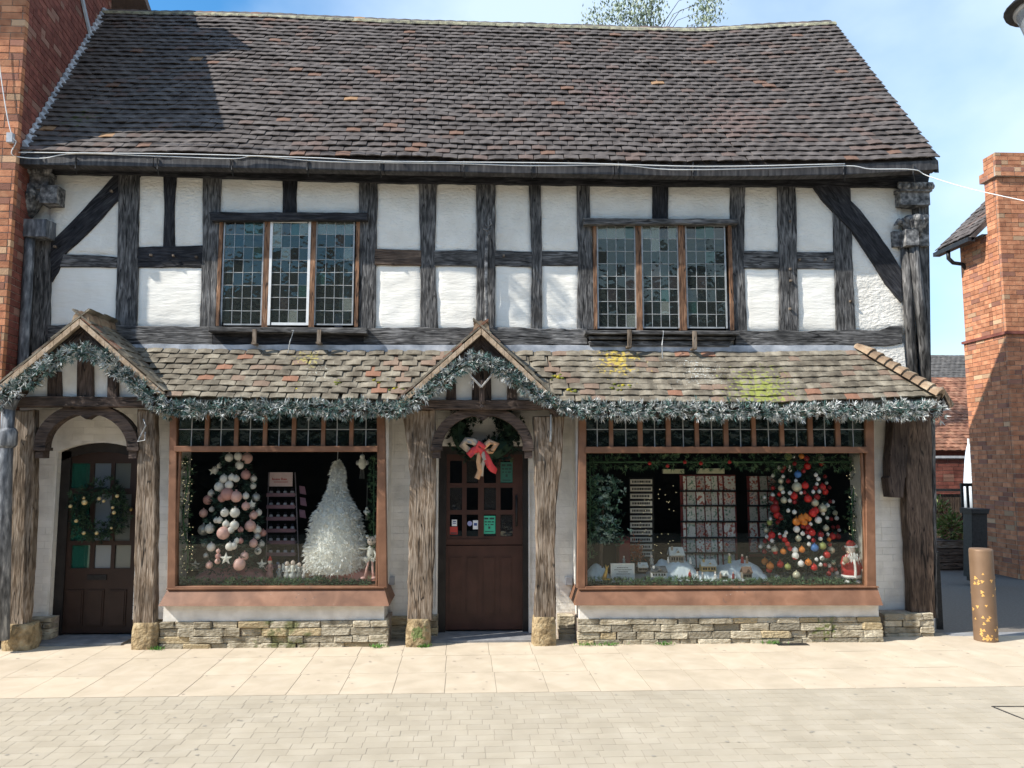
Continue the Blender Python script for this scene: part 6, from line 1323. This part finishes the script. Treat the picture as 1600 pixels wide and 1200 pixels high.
# white standing board with writing
x0, x1, z0, z1 = rect(956, 882, 990, 911, .22); WBD = thing('notice_board', 'white framed board with black winter drawing standing on the right window sill', 'sign', ((x0+x1)/2, .22, z0))
q = MB(); q.box(x0, x1, .22, .25, z0, z1); q.build('board', flat('chalk_white', (.66, .70, .70), .7), WBD)
q = MB(); q.box(x0-.01, x0, .215, .25, z0, z1+.01); q.box(x1, x1+.01, .215, .25, z0, z1+.01); q.box(x0, x1, .215, .25, z1, z1+.01); q.build('frame', wh, WBD)
q = MB()
for r_, (u0, u1) in enumerate(((.25, .75), (.12, .88), (.3, .7), (.2, .8))):
    xx = x0+(x1-x0)*u0
    while xx < x0+(x1-x0)*u1: w_ = random.uniform(.004, .012); q.box(xx, xx+w_, .217, .221, z1-.035-r_*.022, z1-.029-r_*.022); xx += w_+.004
for k in range(6): xx = x0+.03+k*.03; hh = random.uniform(.02, .045); q.prism([(xx-.01, z0+.03), (xx+.01, z0+.03), (xx, z0+.03+hh)], .217, .221, .0005)
q.build('lettering', IRON, WBD)
# snow blankets
snow = flat('snow_cloth', (.78, .86, .9), .9)
cloth(1018, 1098, 876, 908, .3, snow, 'pale snow blanket mound under the taller model house', 3, .5); cloth(1122, 1205, 879, 908, .3, snow, 'pale snow blanket mound beside the red and white tree', 4, .5); cloth(918, 955, 884, 908, .3, snow, 'pale snow blanket behind the gold pot', 5, .4)
cloth(1092, 1128, 893, 908, .3, snow, 'low snow blanket between the two mounds', 6, .4)
def modelhouse(lab, px, py, Y, w_, h_, wm, rm, chim=True):
    c = P(px, py, Y); d_ = w_*.6; Hh = thing('model_house', lab, 'model house', c); q = MB(); q.box(c.x-w_/2, c.x+w_/2, c.y, c.y+d_, c.z, c.z+h_*.55); q.add([(c.x-w_*.18, c.y, c.z+h_*.55), (c.x+w_*.3, c.y, c.z+h_*.55), (c.x+w_*.06, c.y, c.z+h_*.9)], [(0, 1, 2)]); q.build('wall', wm, Hh)
    q = MB(); zt_ = c.z+h_; zb3 = c.z+h_*.5
    for s in (0, 1):
        ya, yb3 = (c.y-.012, c.y+d_/2) if s == 0 else (c.y+d_+.012, c.y+d_/2)
        q.hexa([(c.x-w_*.56, ya, zb3), (c.x+w_*.56, ya, zb3), (c.x+w_*.5, yb3, zt_), (c.x-w_*.5, yb3, zt_), (c.x-w_*.56, ya, zb3+.012), (c.x+w_*.56, ya, zb3+.012), (c.x+w_*.5, yb3, zt_+.012), (c.x-w_*.5, yb3, zt_+.012)])
    for s in (-1, 1): q.hexa([(c.x+w_*.06, c.y-.02, c.z+h_*.9), (c.x+w_*.06+s*w_*.3, c.y-.02, c.z+h_*.48), (c.x+w_*.06+s*w_*.3, c.y+d_*.4, c.z+h_*.48), (c.x+w_*.06, c.y+d_*.4, c.z+h_*.9), (c.x+w_*.06, c.y-.02, c.z+h_*.96), (c.x+w_*.06+s*w_*.3, c.y-.02, c.z+h_*.54), (c.x+w_*.06+s*w_*.3, c.y+d_*.4, c.z+h_*.54), (c.x+w_*.06, c.y+d_*.4, c.z+h_*.96)])
    rf = q.build('roof', rm, Hh)
    if chim: q = MB(); q.box(c.x-w_*.38, c.x-w_*.25, c.y+d_*.2, c.y+d_*.35, c.z+h_*.7, c.z+h_*1.15); q.build('chimney', wm, rf)
    for fx in (-.36, -.2, .0, .2, .36): q = MB(); q.box(c.x+w_*fx-.008, c.x+w_*fx+.008, c.y-.004, c.y+.002, c.z+h_*.15, c.z+h_*.38); q.build('window', DKF, Hh)
stn = mat('model_stone', [(.25, .2, .14), (.45, .4, .33)], scale=60, rough=.8); roofw = flat('snowy_roof', (.66, .70, .68), .8); goldw = flat('honey_wall', (.6, .42, .16), .6)
modelhouse('taller model house with snowy green roof on the left mound', 1058, 879, .42, .15, .15, stn, roofw)
modelhouse('honey coloured model house with snowy roof between the mounds', 1108, 893, .38, .16, .11, goldw, roofw)
modelhouse('low white model cottage in front of the left mound', 1030, 902, .2, .16, .10, wh, flat('slate_small', (.08, .09, .1), .7))
modelhouse('small model cottage on a post beside the white board', 1005, 893, .3, .10, .08, stn, roofw); 
modelhouse('brown model nativity stable in front of the right mound', 1168, 904, .2, .10, .11, stn, flat('brown_roof', (.22, .14, .1), .8), False)
modelhouse('tiny model hut below the honey coloured house', 1133, 906, .18, .07, .08, stn, roofw, False)
figr = [(1078, 905, .10, redm, 'red caroller figure on the sill left of the white carollers'), (1090, 906, .09, wh, 'first white caroller figure on the sill'), (1098, 906, .08, silver, 'grey caroller figure on the sill'), (1118, 906, .09, wh, 'white skater figure near the tiny hut'), (1126, 905, .08, tan, 'tan skater figure near the tiny hut'), (1146, 905, .08, rdk, 'wine red skater figure before the right mound'), (1160, 880, .10, rdk, 'wine red figure standing on top of the right mound'), (1167, 880, .08, tan, 'tan figure standing on top of the right mound'), (1044, 880, .07, wh, 'white snowman figure left of the tallest model house'), (1079, 881, .07, wh, 'white snowman figure right of the tallest model house'), (1140, 880, .11, grn, 'green bottle shaped figure at the back of the right mound'), (975, 880, .08, silver, 'pair of small silver figures on top of the white board'), (1018, 884, .12, silver, 'grey angel figure behind the white board')]
for (px, py, h, bm_, lab) in figr: figure('figurine', lab, px, py, .33 if py < 890 else .17, h, bm_, skin if 'snowman' not in lab else wh)
q = MB(); c = P(948, 905, .16); q.tube([c+V((-.03, 0, 0)), c+V((-.01, 0, .06)), c+V((.0, 0, .11)), c+V((-.01, 0, .15))], .012, 6, rr=[.03, .02, .012, .004]); q.tube([c+V((0, 0, .1)), c+V((.02, 0, .14))], .006, 5); q.lathe([(.05, -.005), (.055, 0), (.02, .01)], tuple(c), 10); tag(q.build('reindeer_ornament', flat('gilt', (.7, .42, .1), .3, .5), smooth=True, loc=c), 'gilded reindeer ornament in front of the artificial tree trunk', 'ornament')
# cream curtain edge and red things behind the trunk
q = MB(); x0, x1, z0, z1 = rect(1345, 711, 1352, 905, .12); q.box(x0, x1, .10, .3, z0, z1); tag(q.build('window_curtain', flat('cream_lining', (.5, .48, .42), .9), loc=(x0, .12, z0)), 'narrow cream curtain edge at the right end of the right window', 'curtain')
q = MB(); c = P(993, 862, .8)
for k in range(260): q.blade(c+V((random.gauss(0, .04), random.gauss(0, .04), random.gauss(0, .05))), V((random.gauss(0, 1), random.gauss(0, 1), random.gauss(0, 1))), .05, .016)
tag(q.build('poinsettia', flat('copper_petal', (.5, .14, .05), .5), loc=c), 'copper red paper flower behind the frosted tree', 'flower')
q = MB(); q.pbox(968, 840, 985, 903, .75, .95); tag(q.build('gift_box', flat('dark_red_box', (.22, .02, .02), .6), loc=P(976, 903, .75)), 'dark red box standing behind the white framed board', 'box')

# gum and stains trodden into the paving, one access cover frame at the right
rg_ = random.Random(31)
for nm, par_, y0_, y1_, n_, cl in (('gum_spots', pave, -1.6, -.2, 110, (.34, .28, .22)), ('gum_spots', road, -3.4, -1.7, 150, (.27, .245, .20))):
    q = MB()
    for k in range(n_):
        x_, y_, r_ = rg_.uniform(-5.5, 5.5), rg_.uniform(y0_, y1_), rg_.uniform(.006, .016); b = len(q.v)
        q.add([(x_, y_, .0022)]+[(x_+r_*math.cos(t*math.pi/4)*rg_.uniform(.8, 1.2), y_+r_*math.sin(t*math.pi/4)*rg_.uniform(.8, 1.2), .0018) for t in range(8)], [(0, 1+i, 1+(i+1) % 8) for i in range(8)])
    tag(q.build(nm, flat(nm+str(n_), cl, .8), par_), kind='stuff')
def G(px, py, z=0):
    d = fw + rt*((px-800)/F) - up*((py-600)/F); return CAM + d*((z-CAM.z)/d.z)
q = MB(); c0, c1, c2 = G(1550, 1104), G(1640, 1104), G(1640, 1140)
for a, b in ((c0, c1), (c0, c2)):
    d = (b-a).normalized(); n_ = V((-d.y, d.x, 0))*.006; q.hexa([a-n_+V((0, 0, -.01)), b-n_+V((0, 0, -.01)), b+n_+V((0, 0, -.01)), a+n_+V((0, 0, -.01)), a-n_+V((0, 0, .003)), b-n_+V((0, 0, .003)), b+n_+V((0, 0, .003)), a+n_+V((0, 0, .003))])
tag(q.build('access_cover_frame', IRON, loc=c0), 'thin dark metal edge of an access cover in the block paving at the right edge', 'access cover')
# weeds at the foot of the wall
grass = flat('weed_green', (.08, .20, .03), .8)
for k, (px, w_) in enumerate(((921, .08), (955, .07), (1040, .04), (1205, .05), (663, .03), (590, .04), (245, .04))):
    c = P(px, 1006, -.1); c.z = 0; q = MB()
    for j in range(70): q.blade(c+V((random.gauss(0, w_), random.gauss(0, .012), 0)), V((random.gauss(0, .5), random.gauss(0, .5), 1)), random.uniform(.02, .055), .007)
    tag(q.build('weeds', grass, loc=c), kind='stuff')
# drain cover plate in the pavement
q = MB(); c = P(1238, 1008, -.12); q.box(c.x-.16, c.x+.16, c.y-.05, c.y+.05, -.01, .003); tag(q.build('drain_cover', IRON, loc=(c.x, c.y, 0)), 'small dark iron drain plate in the paving below the right window', 'drain cover')

# ------------------------------------------------------------------ across the street (seen in the glass) and the overhead ironwork that throws the scroll shadow
OPP = mat('terrace_render', [(.5, .47, .42), (.6, .57, .51)], scale=2, rough=.9); OPD = mat('shopfront_dark', [(.03, .03, .03), (.06, .055, .05)], scale=2, rough=.7)
for i, (x0, x1, h_, lab) in enumerate(((-22, -9, 5.3, 'cream rendered terrace with dark shopfronts across the street, left of the camera'), (-9, 3.5, 5.7, 'cream rendered building with dark shopfront directly across the street'), (3.5, 20, 5.2, 'cream rendered low building across the street, right of the camera'))):
    ob = thing('opposite_building', lab, 'building', ((x0+x1)/2, -11.7, 0)); q = MB(); hl = []
    n_ = int((x1-x0)/2.6)
    for k in range(n_): hl.append((x0+.6+k*2.6, x0+2.1+k*2.6, 3.4, 4.7))
    wall_holes(q, x0, x1, 2.7, h_, hl, -12, -11.7); q.build('wall', OPP, ob)
    q = MB(); q.box(x0, x1, -12, -11.75, 0, 2.7); q.build('shopfront', OPD, ob)
    q = MB(); q.box(x0, x1, -18, -12.2, 0, h_); q.build('rooms', DARK, ob)
    for hh in hl: q = MB(); q.box(hh[0], hh[1], -11.95, -11.93, hh[2], hh[3]); q.box((hh[0]+hh[1])/2-.04, (hh[0]+hh[1])/2+.04, -11.92, -11.86, hh[2], hh[3]); q.build('window', DKF, ob)
    q = MB(); q.add([(x0, -11.5, h_), (x1, -11.5, h_), (x1, -15, h_+2.2), (x0, -15, h_+2.2), (x1, -18.5, h_), (x0, -18.5, h_)], [(0, 1, 2, 3), (3, 2, 4, 5), (0, 3, 5), (1, 4, 2)]); q.build('roof', RT, ob)
tS = 1.42
def back(px, py): return P(px, py, YW)+SUN*(tS*V((2.8, 1, 2.75)).length)
q = MB()
for a, b in (((770, 405), (905, 540)), ((770, 440), (870, 540)), ((800, 400), (935, 535))): q.tube([back(*a), back(*b)], .012, 6)
def scroll(cx, cy, r, turns, s=1, ph=0): return [back(cx+s*r*(1-k/26)*math.cos(ph+turns*6.28*k/24), cy+r*(1-k/26)*math.sin(ph+turns*6.28*k/24)) for k in range(24)]
for (cx, cy, r, ph) in ((795, 440, 14, 0), (812, 458, 14, 2), (832, 478, 13, 1), (872, 455, 14, 3), (890, 475, 13, 1), (856, 436, 12, 2), (790, 470, 12, 4), (812, 492, 13, 0), (880, 500, 12, 2)): q.tube(scroll(cx, cy, r, 1.6, 1, ph), .008, 5)
for k in range(6): q.tube([back(782+k*18, 420+k*17), back(800+k*18, 408+k*17)], .008, 5)
c = back(850, 470); q.tube([back(770, 405)+V((0, 0, 0)), V((-7, back(770, 405).y, back(770, 405).z+.4))], .01, 5)
tag(q.build('street_scrollwork', IRON, loc=c), 'wrought iron scroll hung over the street, casting shadow on plaster beside the middle timber', 'ornament')
